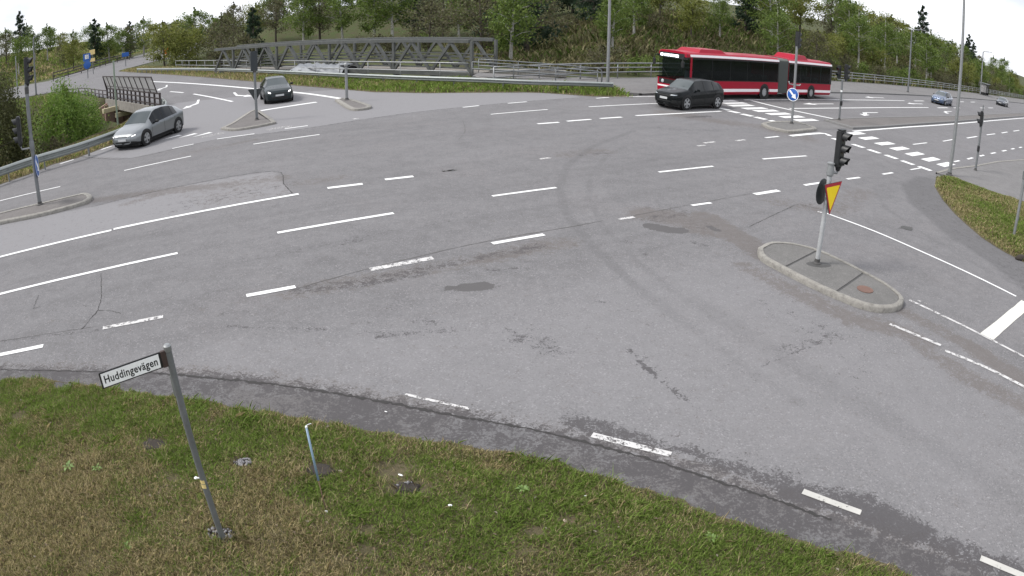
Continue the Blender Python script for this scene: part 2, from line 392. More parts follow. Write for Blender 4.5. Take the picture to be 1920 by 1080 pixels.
# cuttings behind the guardrails, underpass, wooded slopes
CUT_A = [(-60, -14), (-27.2, 21.0), (-23.6, 31), (-23.4, 36), (-25.1, 41.6), (-40.8, 57.0), (-48.5, 63.6), (-62, 75), (-74, 80), (-90, 76), (-125, 60), (-125, -14)]
CUT_B = [(-62, 104), (-40, 79.5), (-24, 61.5), (-15.5, 52.6), (-8.8, 46.8), (-1.5, 46.5), (-1.0, 49), (-6, 60), (-20, 84), (-50, 122)]
CUT_C = [(-25.9, 42.4), (-39.5, 56.0), (-24, 72), (-10, 58)]
def terrain(X, Y):
    X = np.asarray(X, float); Y = np.asarray(Y, float)
    Z = np.full(X.shape, -.07)
    dA = np.where(np_inside(X, Y, CUT_A), np.minimum(np_dist(X, Y, CUT_A[:5]), np_dist(X, Y, CUT_A[5:]+CUT_A[:1])), 0); Z = Z-3.8*sstep(0, 5.5, dA)
    dB = np.where(np_inside(X, Y, CUT_B), np_dist(X, Y, CUT_B, True), 0); Z = Z-3.2*sstep(0, 6, dB)
    dC = np.where(np_inside(X, Y, CUT_C), np_dist(X, Y, CUT_C, True), 0); Z = np.minimum(Z, -3.4*sstep(0, .6, dC))
    s = -.59*X+.806*Y-37.0                      # beyond the railing on the right
    Z = Z+(5.5*sstep(1.5, 26, s)+9*sstep(40, 160, s))*sstep(-2, 14, X)
    Z = Z+(7*sstep(98, 135, Y)+8*sstep(150, 300, Y))*sstep(-60, -40, X-.0*Y)*(1-sstep(-2, 14, X))
    lx = np_dist(X, Y, [(-170, 105), (-128, 139), (-112, 144), (-126, 190), (-150, 260)])
    left = np_inside(X, Y, [(-170, 105), (-128, 139), (-112, 144), (-126, 190), (-150, 260), (-900, 500), (-900, 60)])
    Z = Z+np.where(left, 9*sstep(3, 40, lx)+10*sstep(50, 200, lx), 0)
    rough = (fbm(X, Y, .25, 3)-.47)*.9
    Z = Z+rough*np.clip((np.abs(Z+.07))/1.0, 0, 1)
    return Z
def tz(x, y): return float(terrain(np.array([x]), np.array([y]))[0])
def axis(segs):
    out = []
    for a, b, st in segs: out += list(np.arange(a, b, st))
    return np.array(out+[segs[-1][1]])
def grid_mesh(xs, ys, zf):
    X, Y = np.meshgrid(xs, ys); Z = zf(X, Y); nx, ny = len(xs), len(ys)
    v = np.stack([X.ravel(), Y.ravel(), Z.ravel()], 1)
    i = np.arange(nx*ny).reshape(ny, nx); f = np.stack([i[:-1, :-1].ravel(), i[:-1, 1:].ravel(), i[1:, 1:].ravel(), i[1:, :-1].ravel()], 1)
    return v, f
def np_mesh(name, v, f, mats, smooth=True):
    me = bpy.data.meshes.new(name); k = f.shape[1]
    me.vertices.add(len(v)); me.vertices.foreach_set('co', v.astype(np.float32).ravel())
    me.loops.add(f.size); me.loops.foreach_set('vertex_index', f.astype(np.int32).ravel())
    me.polygons.add(len(f)); me.polygons.foreach_set('loop_start', (np.arange(len(f))*k).astype(np.int32))
    me.update(calc_edges=True)
    if smooth: me.polygons.foreach_set('use_smooth', np.ones(len(f), bool))
    for m in (mats if isinstance(mats, (list, tuple)) else [mats]): me.materials.append(m)
    return me
def fattr(me, name, a): at = me.attributes.new(name, 'FLOAT', 'POINT'); at.data.foreach_set('value', a.astype(np.float32).ravel())
def cattr(me, a, dom='POINT'):
    at = me.attributes.new('col', 'FLOAT_COLOR', dom); at.data.foreach_set('color', np.concatenate([a, np.ones((len(a), 1))], 1).astype(np.float32).ravel())

xs = axis([(-1500, -300, 120), (-300, -130, 14), (-130, -60, 2.5), (-60, 30, 1.0), (30, 170, 3), (170, 400, 15), (400, 1700, 130)])
ys = axis([(-200, -20, 20), (-20, 20, 2), (20, 80, 1.0), (80, 200, 3), (200, 400, 15), (400, 2000, 150)])
v, f = grid_mesh(xs, ys, terrain)
tag(link('ground', np_mesh('ground', v, f, M_bank)), kind='structure')

NEAR_EDGE = [(-45, -16.4), (-9.6, 7.05), (-8.2, 7.62), (-6.3, 7.62), (-4.3, 7.5), (-2.5, 7.22), (-1.1, 6.95), (.3, 6.6), (1.5, 6.0), (2.6, 5.25), (3.8, 4.5), (4.4, 3.95), (8, -.3), (15, -9)]
ROAD_POLY = [(a-.15, b-.4) for a, b in NEAR_EDGE]+[(34, -9), (20, 4), (15.3, 12.0)]+[tuple(p[:2]) for p in GP([(1945, 492), (1868, 440), (1806, 396), (1766, 350), (1766, 338), (1782, 319), (1830, 313), (1870, 305), (1920, 301)])]+[(130, 101), (175, 140), (150, 150), (118, 123.3), (28.3, 56.5), (7.4, 41.1), (5.8, 40.6), (1.5, 41.4), (-2, 40.9), (-8.7, 42.2), (-15.8, 48.9), (-24.3, 57.8), (-40.7, 75.5), (-63, 98.5)]+\
    [tuple(p[:2]) for p in GP([(222, 133), (300, 112.5), (345, 106)])]+[(-118, 240), (-135, 235)]+[tuple(p[:2]) for p in GP([(230, 112), (150, 135), (90, 152), (30, 163), (-40, 177), (-60, 204), (20, 187.5), (65, 178.5), (110, 171), (160, 176)])]+[(-48.2, 65.0), (-26.2, 44.2), (-23.6, 41.6), (-22.2, 36), (-21.6, 31), (-25.5, 20.3), (-60, -2)]
mb = MB(); mb.sheet(ROAD_POLY, -.004); road = struct('road', mb, M_road, tri=True)

# junction surface: fine grid that carries the stains, dirt, tyre tracks and old patches as attributes
xs = axis([(-24, -12, .2), (-12, 9, .065), (9, 30, .2)]); ys = axis([(3.4, 10, .065), (10, 20, .12), (20, 44, .25)])
v, f = grid_mesh(xs, ys, lambda X, Y: X*0)
c = v[f].mean(1); keep = np_inside(c[:, 0], c[:, 1], ROAD_POLY); f = f[keep]
used = np.unique(f); rm = -np.ones(len(v), int); rm[used] = np.arange(len(used)); v = v[used]; f = rm[f]
X, Y = v[:, 0], v[:, 1]; PN = (fbm(X, Y, .8, 5)-.47)*.5
A = {k: np.zeros(len(v)) for k in ('light', 'coarse', 'dirt', 'track', 'dark', 'tar')}
def stain(kind, px, w, st, soft=1.0, warp=.5):
    P = [p[:2] for p in GP(px)]; d = np_dist(X, Y, P)+PN*w*warp*2
    A[kind] = np.maximum(A[kind], st*(1-sstep(w*(1-soft*.9), w, d)))
def zone(kind, px, st, soft=.3, warp=0.0, world=None):
    P = world or [p[:2] for p in GP(px)]
    d = np.where(np_inside(X, Y, P), 1, -1)*np_dist(X, Y, P, True)+PN*warp; A[kind] = np.maximum(A[kind], st*sstep(-soft/2, soft/2, d))
CRACK = catmull(GP([(0, 693), (200, 698), (300, 700), (400, 708), (500, 719), (600, 733), (700, 750), (800, 770), (900, 788), (1000, 806), (1100, 829), (1200, 856), (1300, 886), (1400, 920), (1500, 955), (1600, 988), (1750, 1042), (1850, 1085)]), 5)
# side street: smoother, paler asphalt up to its seam with the main road
zone('light', [(60, 300), (145, 293), (245, 297), (400, 263), (560, 243), (760, 213), (900, 198), (1090, 183), (1010, 160), (500, 140), (250, 140), (100, 250)], .85, .06)
zone('coarse', [(-40, 430), (172, 388), (330, 351), (510, 321), (548, 362), (211, 429), (-40, 492)], 1.0, .05)
zone('light', [(-40, 430), (172, 388), (330, 351), (510, 321), (548, 362), (211, 429), (-40, 492)], .8, .05)
zone('dark', [(-40, 430), (172, 388), (330, 351), (510, 321), (548, 362), (211, 429), (-40, 492)], .20, .05)
zone('dirt', [(330, 362), (510, 324), (548, 362), (380, 392)], .45, .3, .6)
zone('coarse', None, .75, 1.5, 2, world=[(-9, 8.2), (-4, 9.2), (4, 13.5), (6, 13), (10, 7), (6, 3), (2, 6.2), (-3, 8)])
zone('light', None, .30, 2.5, 2.5, world=[(-6, 8.6), (-2, 10), (4, 13.0), (5.5, 12), (8.5, 7), (6, 5), (2, 7.0), (-3, 8.4)])
zone('dark', [(1690, 345), (1703, 378), (1765, 432), (1850, 490), (1925, 548), (1925, 486), (1840, 443), (1788, 398), (1752, 350), (1752, 335), (1720, 330)], .33, .3, .4)
zone('track', [(1690, 345), (1703, 378), (1765, 432), (1850, 490), (1925, 548), (1925, 486), (1840, 443), (1788, 398), (1752, 350), (1752, 335), (1720, 330)], .95, .3, .4)
# verge-side shoulder below the crack and the damp margin along it
sh = [p[:2] for p in CRACK]; shp = [tuple(p) for p in sh]+[(9, 1), (3, 0), (-9, 5)]
d = np.where(np_inside(X, Y, shp), 1, -1)*np_dist(X, Y, sh)
A['dirt'] = np.maximum(A['dirt'], .85*sstep(-.02, .03, d)*(.6+.8*fbm(X, Y, .9, 40))); A['track'] = np.maximum(A['track'], 1.2*sstep(-.02, .03, d)); A['dark'] = np.maximum(A['dark'], (.70*fbm(X, Y, 1.1, 44)+.22)*sstep(-.02, .03, d))
A['dark'] = np.maximum(A['dark'], .85*np.exp(-np.abs(d)/.06))
A['dark'] = np.maximum(A['dark'], (.56+.5*PN)*(1-sstep(.03, .42, -d))*(d < 0)); A['dirt'] = np.maximum(A['dirt'], .75*(1-sstep(.03, .5, -d))*(d < 0))
stain('dark', [(1080, 790), (1180, 820), (1300, 848), (1450, 905), (1620, 950), (1800, 1032), (1930, 1085)], .42, .74, .95, .9)
stain('dark', [(1480, 925), (1600, 950), (1720, 1000)], .32, .9, .8, .7)
stain('dark', [(1180, 655), (1205, 680), (1232, 708), (1268, 735), (1310, 768)], .10, .62, .9, .4); stain('dark', [(1200, 680), (1230, 705)], .07, .9, .6, .2)
stain('dark', [(560, 545), (650, 532), (760, 512), (880, 488), (1010, 462)], .33, .52, .8); stain('dirt', [(540, 548), (660, 528), (780, 508), (900, 487), (1060, 455)], .55, .75, .9)
stain('dark', [(640, 540), (740, 524), (800, 512)], .16, .62, .7); stain('dark', [(885, 510), (990, 502)], .09, .6, .7)
stain('tar', [(872, 539), (908, 536)], .27, 1.0, .5, .9); stain('dark', [(845, 540), (930, 536)], .3, .4, .8, .6); stain('tar', [(840, 540), (870, 538)], .12, 1., .4, .3)
stain('tar', [(1222, 424), (1252, 431), (1275, 432)], .26, .95, .4, .6); stain('dirt', [(1215, 400), (1290, 412), (1330, 430)], .9, .85, .8); stain('dark', [(1225, 410), (1275, 400)], .5, .40, .8)
stain('dirt', [(1320, 405), (1360, 430), (1400, 455), (1430, 478)], .55, 1.0, .7); stain('tar', [(1330, 425), (1345, 432)], .16, .7, .6); stain('dark', [(1300, 455), (1320, 460)], .18, .6, .7)
stain('dirt', [(1400, 500), (1500, 552), (1600, 600), (1700, 622), (1800, 700), (1925, 765)], .5, .8, .9); stain('dirt', [(1690, 580), (1800, 640), (1925, 715)], .45, 1.0, .8)
stain('dark', [(1480, 664), (1530, 645), (1555, 625)], .10, .55, .8); stain('dark', [(1425, 688), (1470, 670)], .05, .5, .8); stain('dark', [(1500, 640), (1550, 610)], .25, .36, .9)
stain('dirt', [(175, 376), (280, 362), (400, 350), (520, 335)], .75, .95, .9); stain('dirt', [(230, 384), (330, 357)], .4, .7, .9)
stain('dark', [(300, 385), (400, 372), (520, 350)], .3, .38, .8); stain('dirt', [(560, 345), (640, 332)], .6, .5, .9)
stain('dirt', [(1250, 212), (1330, 225), (1430, 238), (1500, 258)], 1.6, .8, .9); stain('dark', [(1290, 220), (1330, 218)], .35, .75, .7); stain('dark', [(1240, 240), (1340, 245)], .5, .42, .8)
stain('dirt', [(1060, 290), (1130, 285)], .9, .65, .9); stain('dark', [(1090, 291), (1135, 287)], .25, .55, .8); stain('dark', [(1060, 285), (1090, 288)], .2, .5, .8)
stain('dirt', [(340, 290), (480, 262)], .5, .6, .9); stain('dirt', [(1460, 380), (1560, 395), (1620, 360)], .9, .6, .9)
stain('dark', [(430, 495), (560, 470), (700, 440), (880, 408)], .13, .38, .9); stain('dark', [(610, 465), (680, 450)], .12, .5, .8)
for a in [(700, 632, 760, 628), (790, 600, 830, 602), (700, 625, 830, 622), (960, 640, 1030, 636), (1000, 650, 1060, 660), (970, 630, 1010, 640), (1110, 565, 1150, 568), (960, 490, 990, 492), (1160, 452, 1178, 452), (1190, 472, 1212, 478), (780, 601, 800, 606), (415, 590, 470, 583), (420, 612, 610, 618), (0, 640, 180, 620), (1680, 428, 1712, 427)]:
    stain('dark', [a[:2], a[2:]], .13, .47, .9, .7)
for q, w_, st in [([(0, 470), (560, 358)], .5, .20), ([(600, 300), (900, 262)], .7, .2), ([(300, 400), (540, 345)], .6, .33), ([(690, 615), (760, 622), (840, 612)], .55, .25), ([(960, 632), (1060, 655)], .6, .28), ([(1000, 600), (1100, 625)], .6, .17), ([(1180, 650), (1320, 770)], .4, .27), ([(1420, 560), (1560, 640), (1620, 690)], .9, .24), ([(1470, 655), (1560, 625)], .4, .36), ([(100, 640), (500, 600), (900, 560)], .5, .15), ([(300, 690), (900, 770), (1250, 830), (1500, 900)], .55, .26), ([(420, 495), (900, 402)], .4, .22), ([(560, 550), (1050, 455)], .8, .22), ([(1230, 390), (1300, 420)], 1.0, .30), ([(1500, 380), (1600, 400)], .8, .22), ([(1250, 245), (1350, 250)], 1.0, .27), ([(60, 590), (260, 560)], .5, .2), ([(1150, 560), (1400, 700)], .7, .15)]: stain('dark', q, w_, st, .9, .8)
stain('tar', [(1690, 428), (1708, 427)], .10, 1, .5, .2)
# tyre tracks of turning lorries
stain('track', [(1190, 245), (1110, 275), (1064, 310), (1048, 350), (1062, 400), (1110, 462), (1190, 535)], .2, .62, .7, .2)
stain('track', [(1190, 535), (1290, 612)], .25, .46, .8, .3); stain('track', [(1290, 612), (1400, 690), (1500, 755)], .3, .32, .9, .4)
stain('track', [(1200, 262), (1140, 290), (1106, 330), (1104, 370), (1130, 425), (1200, 495)], .15, .45, .8, .3); stain('track', [(1200, 495), (1290, 565), (1400, 640)], .2, .4, .9, .3)
stain('track', [(1700, 340), (1640, 350), (1660, 390), (1720, 430), (1800, 480), (1925, 545)], .2, .5, .8, .1)
stain('track', [(1300, 560), (1420, 640), (1600, 750), (1900, 930)], .5, .4, .9, .2)
for q in [[(0, 400), (300, 335), (600, 282), (900, 244)], [(0, 360), (300, 300), (600, 250), (900, 220)], [(0, 520), (340, 448), (760, 375), (1100, 327), (1500, 280)], [(0, 590), (340, 515), (760, 433), (1100, 380), (1450, 330)], [(860, 262), (880, 240), (862, 220)], [(900, 250), (915, 235), (905, 220)], [(0, 500), (340, 432), (760, 362), (1100, 318), (1500, 273)]]:
    stain('track', q, .55, .36, .95, .3)
A['dirt'] *= np.clip(.35+1.25*fbm(X, Y, .7, 50), 0, 1.1); A['dark'] *= np.clip(.75+.55*fbm(X, Y, 1.6, 60), 0, 1.15)
me = np_mesh('junction_surface', v, f, M_roadx, smooth=False)
for k, a in A.items(): fattr(me, k, np.clip(a, 0, 1))
js = link('junction_surface', me); tag(js, kind='structure')

# cracks in the surface
def crack(px, w=.018):
    p = resample(catmull(GP(px), 4), .05); p = [q+V(random.uniform(-.014, .014), random.uniform(-.014, .014), 0) for q in p]
    mb = MB(); mb.ribbon(p, [w*random.uniform(.35, 1.25) for _ in p], .004, jag=.6); mb.build('crack', M_blacktar, road)
M_blacktar = mat('crack_black', (.028, .026, .025), .95, 0, .3, 10)
for q in ([(190, 512), (190, 540), (189, 562), (183, 582), (168, 600), (153, 618)], [(183, 582), (205, 583), (226, 588)], [(72, 554), (66, 570), (62, 579)], [(62, 579), (75, 575)]): crack(q)
crack([(p.x*0+a, b) for p, (a, b) in zip([V(0, 0, 0)]*4, [(300, 700), (500, 719), (700, 750), (880, 785)])], .06)
crack([(880, 785), (1000, 806), (1200, 856), (1400, 920), (1560, 975)], .045)
crack([(0, 693), (150, 696), (300, 700)], .025)
crack([(145, 293), (245, 297), (400, 263), (560, 243), (760, 213), (900, 198), (1090, 183)], .05)
M_seam = mat('seam_grey', (.085, .08, .078), .95, 0, .3, 10)
def seam(px, w=.03):
    p = resample(catmull(GP(px), 4), .12); mb = MB(); mb.ribbon(p, [w*random.uniform(.2, 1.3) for _ in p], .004, jag=.7); mb.build('seam', M_seam, road)
seam([(560, 540), (694, 503), (900, 455), (1060, 427), (1130, 414)], .035); seam([(1189, 404), (1300, 383), (1420, 361)], .03); seam([(0, 640), (180, 612)], .02); seam([(860, 262), (872, 246), (868, 226)], .03)
crack([(172, 388), (330, 351), (510, 321), (532, 345), (548, 362)], .03)
crack([(1405, 425), (1475, 392), (1500, 384), (1545, 395)], .02)

# ------------------------------------------------------------------ painted markings (parts of the road)
ZP = .0085
def line(px, w, m=M_paint, name='lane_line', z=ZP):
    p = resample(catmull(GP(px), 4) if len(px) > 2 else GP(px), .35)
    mb = MB(); mb.ribbon(p, w, z, jag=.05); return mb.build(name, m, road)
def dash(a, b, w=.13, m=M_paint): return line([a, b], w, m, 'lane_dash')
for a, b, w, m in [
    ((0, 482), (209, 432), .16, M_paint), ((213, 430), (560, 364), .17, M_paint), ((-60, 567), (333, 475), .14, M_paint)]: line([a, b], w, m, 'edge_line')
for d in [((520, 437), (738, 400), .15), ((614, 353), (680, 345), .2), ((722, 337), (775, 331), .2), ((923, 368), (1043, 352), .13), ((1235, 323), (1337, 312), .13), ((1430, 298.5), (1512, 292.5), .13),
          ((462, 555), (554, 538), .15), ((923, 457), (1020, 440), .15), ((1297, 385.5), (1333, 380.5), .13), ((1508, 347.5), (1545, 342), .15), ((1588, 336), (1612, 333), .14),
          ((-40, 387), (113, 350), .11), ((233, 320), (358, 293), .12), ((475, 270.5), (599, 252.5), .13), ((920, 214.5), (1027, 205.5), .13), ((1104, 200.5), (1240, 193.8), .14),
          ((1008, 232.5), (1048, 229.5), .2), ((1063, 227.5), (1108, 224), .2), ((1125, 222.5), (1166, 219.8), .2), ((407, 261), (477, 251), .13), ((534, 241.7), (577, 235.8), .15), ((323, 278.7), (363, 270.4), .11),
          ((1655, 327), (1674, 324), .14), ((1415, 364.5), (1460, 357.5), .2),
          ((868, 201.5), (898, 198.3), .15), ((952, 194), (988, 191), .15), ((1118, 184.5), (1142, 182.8), .15),
          ((1712, 271), (1738, 267.8), .12), ((1768, 265), (1788, 261.5), .12), ((1813, 259), (1832, 256), .16), ((1850, 253), (1866, 251), .16), ((1878, 249.5), (1889, 247.6), .16), ((1900, 246), (1911, 244.4), .16),
          ((1814, 298.5), (1824, 296), .16), ((1837, 293), (1845, 291), .16), ((1858, 288), (1867, 286.3), .16), ((1879, 283.6), (1887, 282), .16), ((1896, 279.8), (1902, 278.6), .16), ((1911, 277), (1916, 276), .16), ((1789, 303.5), (1799, 301.3), .14)]:
    dash(*d)
for d in [((694, 506), (812, 484), .19), ((193, 615.5), (306, 594), .14), ((-30, 672), (81, 649), .14), ((1160, 411.5), (1189, 407.5), .13), ((112.6, 307.4), (138, 299.4), .16), ((190, 280.7), (210, 274), .18), ((40, 331), (58, 326), .14),
          ((1110, 816), (1258, 853), .11), ((1505, 922), (1614, 962), .105), ((1838, 1047), (1980, 1105), .11), ((1707, 318.5), (1727, 315), .1)]: dash(*d, m=M_paintw if d[0][0] in (1110, 694, 193, 40, 1160) else M_painte if d[0][0] > 1500 and d[0][1] > 900 else M_paint)
dash((760, 740), (880, 767), .055, M_paintw)
for d in [((830, 321.5), (856, 318.5), .15), ((830, 321.5), (856, 318.5), .15), ((1012, 298.5), (1032, 296), .14), ((1320, 268.5), (1340, 266), .16), ((1380, 264), (1397, 262.3), .16), ((1308, 274), (1322, 272.5), .14), ((662, 223.5), (672, 222), .2)]: dash(*d, m=M_paintw)
line([(1192, 217), (1270, 213), (1352, 208.8)], .2, name='edge_line'); line([(1435, 258.5), (1460, 256)], .14, name='edge_line')
line([(1482, 255), (1540, 250), (1556, 255)], .28, name='edge_line'); line([(1549, 400), (1640, 434), (1730, 473), (1820, 514), (1905, 556)], .09, name='edge_line'); line([(1533, 397), (1541, 399)], .12, M_paintw, 'edge_line')
line([(1705, 563), (1800, 608), (1925, 672)], .085, M_paintw, 'edge_line'); line([(1668, 608), (1764, 648)], .10, M_paintw, 'edge_line'); line([(1772, 658), (1850, 690), (1925, 728)], .10, M_paintw, 'edge_line'); line([(1710, 560), (1738, 570)], .06, M_paintf, 'edge_line')
line([(1850, 632), (1925, 568)], .34, M_stop, 'stop_line')
line([(1600, 246.5), (1700, 238.5), (1800, 231.5), (1925, 221)], .22, name='edge_line')
line([(489, 207.7), (593.5, 191.7)], .38, name='stop_line')
line([(283, 153), (330, 155), (380, 158.2), (472, 166), (551, 173), (600, 179), (668, 190)], .32, name='edge_line')
line([(363, 176.3), (400, 183), (436, 190.6)], .2); dash((287, 168.7), (301, 169.2), .25); dash((319, 171.8), (344, 173.8), .22)
line([(1408, 188.5), (1450, 199), (1500, 210), (1570, 224.5)], .34, name='stop_line')
line([(1480, 203.7), (1600, 202.5), (1741, 201.8)], .2, name='edge_line'); line([(1395, 187.5), (1540, 187.2), (1696, 189)], .18, name='edge_line')
for a, b, y in ((1758, 1777, 202.2), (1788, 1800, 202.3), (1838, 1846, 202.5), (1853, 1862, 202.4), (1714, 1732, 189.3), (1800, 1807, 191), (1820, 1828, 191.5)): dash((a, y), (b, y), .22)
line([(1150, 181.5), (1232, 181)], .15, name='edge_line')
def block(px, ang, ln, wd, m=M_paint, name='crossing_stripe'):
    g = G(*px); mb = MB(); u = V(math.cos(R(ang)), math.sin(R(ang)), 0)
    mb.ribbon(resample([g-u*ln/2, g+u*ln/2], .4), wd, ZP, jag=.04); mb.build(name, m, road)
for q in [(1360, 189.5), (1377, 193.5), (1390, 197.9), (1415, 203.3), (1436.5, 207.9), (1460, 213.6), (1485, 219.2), (1511, 225.4)]: block(q, 34, 2.3, .55)
for q in [(1604, 250.4), (1629, 259.3), (1659, 269.3), (1687, 278.7), (1715.5, 288.9), (1745.5, 298.9), (1774, 308.6)]: block(q, 34, 1.9, .5)
for q in [(1357, 204.5), (1376, 210), (1400.6, 216), (1426, 221.9), (1453.5, 228.3)]: block(q, -52, .72, .5, name='yield_dash')
for q in [(1571, 262.5), (1609, 273.8), (1639, 284), (1671, 294.4), (1701.8, 305.3), (1734, 316.2)]: block(q, -64, .72, .40, name='yield_dash')
for q in [(1798, 317.5)]: block(q, 30, 2.6, .5, M_paintw)
def poly_mark(px, ang, pts, name, m=M_paint, sc=1):
    g = G(*px); c, s = math.cos(R(ang)), math.sin(R(ang)); mb = MB()
    mb.sheet([(g.x+(c*x-s*y)*sc, g.y+(s*x+c*y)*sc) for x, y in pts], ZP); mb.build(name, m, road, tri=True)
ARW = [(-2.4, -.09), (.8, -.09), (.8, -.38), (2.4, 0), (.8, .38), (.8, .09), (-2.4, .09)]
ARWT = [(-2.4, -.09), (-.2, -.09), (.9, -.55), (.7, -.75), (2.1, -.95), (1.6, -.3), (1.2, -.45), (.3, .09), (-2.4, .09)]
ARWTL = [(x, -y) for x, y in reversed(ARWT)]
for q, a, P in [((312, 163), -62, ARWT), ((370, 194), -66, ARWT), ((444, 179), -62, ARWTL), ((1640, 183), 215, ARW), ((1535, 195), 215, ARW), ((1716, 194.5), 215, ARW), ((1622, 211.5), 215, ARWTL), ((1772, 209), 215, ARWTL)]: poly_mark(q, a, P, 'arrow_marking')
for q in [(321, 257.5), (350, 254.5), (378, 252.3)]: poly_mark(q, 35, [(-.55, -.3), (.6, -.05), (.45, .28), (.15, .12)], 'yield_triangle', sc=.95)
poly_mark((523, 240), 33, [(-.7, -.3), (.6, -.35), (.7, .2), (-.1, .35), (-.6, .2)], 'painted_patch', M_paintf); poly_mark((400, 253), 33, [(-.7, -.35), (.6, -.25), (.5, .3), (-.6, .1)], 'painted_patch', M_paintf)

# ------------------------------------------------------------------ islands and medians
def offset_poly(P, d):
    n = len(P); out = []
    for i in range(n):
        a = Vector(P[i-1][:2]); b = Vector(P[i][:2]); c = Vector(P[(i+1) % n][:2])
        t1 = (b-a).normalized(); t2 = (c-b).normalized(); n1 = Vector((-t1.y, t1.x)); n2 = Vector((-t2.y, t2.x)); m = (n1+n2); m = m.normalized() if m.length > 1e-6 else n1
        k = d/max(.35, m.dot(n1)); out.append(b+m*k)
    return out
def ccw(P):
    a = sum(P[i-1][0]*P[i][1]-P[i][0]*P[i-1][1] for i in range(len(P))); return P if a > 0 else list(reversed(P))
def kerb_ring(mb, P, w, h, z0=-.02, mi=0):
    I = offset_poly(P, w); Ib = offset_poly(P, .025); n = len(P); vs = []
    for Q, z in ((P, z0), (P, h-.025), (Ib, h), (I, h), (I, z0)): vs += [V(q[0], q[1], z+(random.uniform(-.004, .004) if z > .02 else 0)) for q in Q]
    fs = [(r*n+i, r*n+(i+1) % n, (r+1)*n+(i+1) % n, (r+1)*n+i) for r in range(4) for i in range(n)]
    mb.add(vs, fs, mi)
def island(name, label, px, kw, h, topmat=M_isle, kmat=M_conc, top_z=-.02, sm=4, close=True, cat='traffic island'):
    P = ccw([tuple(p[:2]) for p in GP(px)])
    if sm: q = catmull([V(*p, 0) for p in P+[P[0]]], sm)[:-1]; P = [(p.x, p.y) for p in q]
    cx = sum(p[0] for p in P)/len(P); cy = sum(p[1] for p in P)/len(P); P = [(p[0]-cx, p[1]-cy) for p in P]
    t = thing(name, label, cat, (cx, cy, 0)); mb = MB(); kerb_ring(mb, P, kw, h); mb.build('kerb', kmat, t, auto=50)
    I = offset_poly(P, kw-.002); return t, I, h+top_z
t, I, z = island('traffic_island', 'long rounded kerbed island carrying the yellow yield sign', [(1420, 473), (1424, 487), (1448, 503), (1530, 545), (1598, 574), (1640, 586), (1675, 586), (1692, 576), (1688, 562), (1660, 540), (1600, 507), (1540, 479), (1490, 465), (1445, 462)], .12, .13)
# the asphalt top lies in three bays parted by tar joints
ctr = t.location; ax = (G(1660, 555)-G(1440, 475)).normalized(); I3 = [Vector((p[0], p[1])) for p in I]
j1, j2 = [(G(*q)-ctr).to_2d().dot(ax.to_2d()) for q in ((1495, 497), (1590, 540))]
def clip(P, lo, hi):
    for k, s in ((lo, 1), (hi, -1)):
        out = []
        for i in range(len(P)):
            a, b = P[i], P[(i+1) % len(P)]; da = (a.dot(ax.to_2d())-k)*s; db = (b.dot(ax.to_2d())-k)*s
            if da >= 0: out.append(a)
            if (da >= 0) != (db >= 0): out.append(a.lerp(b, da/(da-db)))
        P = out
    return P
for lo, hi, m in ((-9, j1-.03, M_isle), (j1+.03, j2-.03, M_isle), (j2+.03, 9, M_isle)):
    mb = MB(); mb.prism(clip(I3, lo, hi), -.02, z, 0); mb.build('paved_bay', m, t, tri=True)
mb = MB(); mb.prism(I, -.02, z-.012); mb.build('tar_joint', M_iron, t, tri=True)
def solid_island(*a, **k):
    m = k.get('topmat', M_isle); t, I, z = island(*a, **k); mb = MB(); mb.prism(I, -.02, z); mb.build('paving', m, t, tri=True); return t
ISLE_Z = .11
solid_island('traffic_island', 'long narrow kerbed island at the left edge under the two-headed signal pole', [(-60, 436), (0, 422), (80, 406), (150, 387), (170, 378), (173, 372), (163, 367), (140, 371), (80, 385), (0, 404), (-60, 420)], .2, .12, topmat=M_med)
solid_island('traffic_island', 'wedge-shaped worn island under the pole beside the dark hatchback', [(414, 243.5), (436, 246), (470, 242), (513, 233.5), (516, 230), (500, 218), (484, 209), (470, 211), (452, 222), (432, 235)], .22, .11, topmat=M_med, sm=3)
solid_island('traffic_island', 'small kerbed island with the short grey post by the stop line', [(628, 190), (640, 198), (656, 207), (672, 208), (691, 205.5), (697, 201.5), (680, 195), (662, 189.5), (645, 187)], .25, .12, topmat=M_med, sm=2)
solid_island('traffic_island', 'pointed kerbed island with the blue keep-right sign before the bus', [(1427, 235.5), (1440, 242), (1462, 247), (1485, 250.5), (1510, 248), (1532, 245), (1516, 238), (1493, 231.5), (1460, 231), (1436, 232.5)], .25, .13, topmat=M_isle, sm=2)
solid_island('kerbed_median', 'raised brownish median running off right behind the crossing', [(1545, 226.5), (1570, 234), (1599, 242.5), (1650, 240), (1700, 236.2), (1787, 230), (1930, 218), (1930, 213), (1800, 218.5), (1700, 221), (1620, 223)], .2, .12, topmat=M_med, kmat=M_stone, sm=0, cat='median')
mb = MB(); mb.sheet(GP([(1531, 244), (1590, 241), (1543, 227), (1520, 229.5), (1497, 231)]), .006); struct('crossing_refuge', mb, M_path, tri=True)

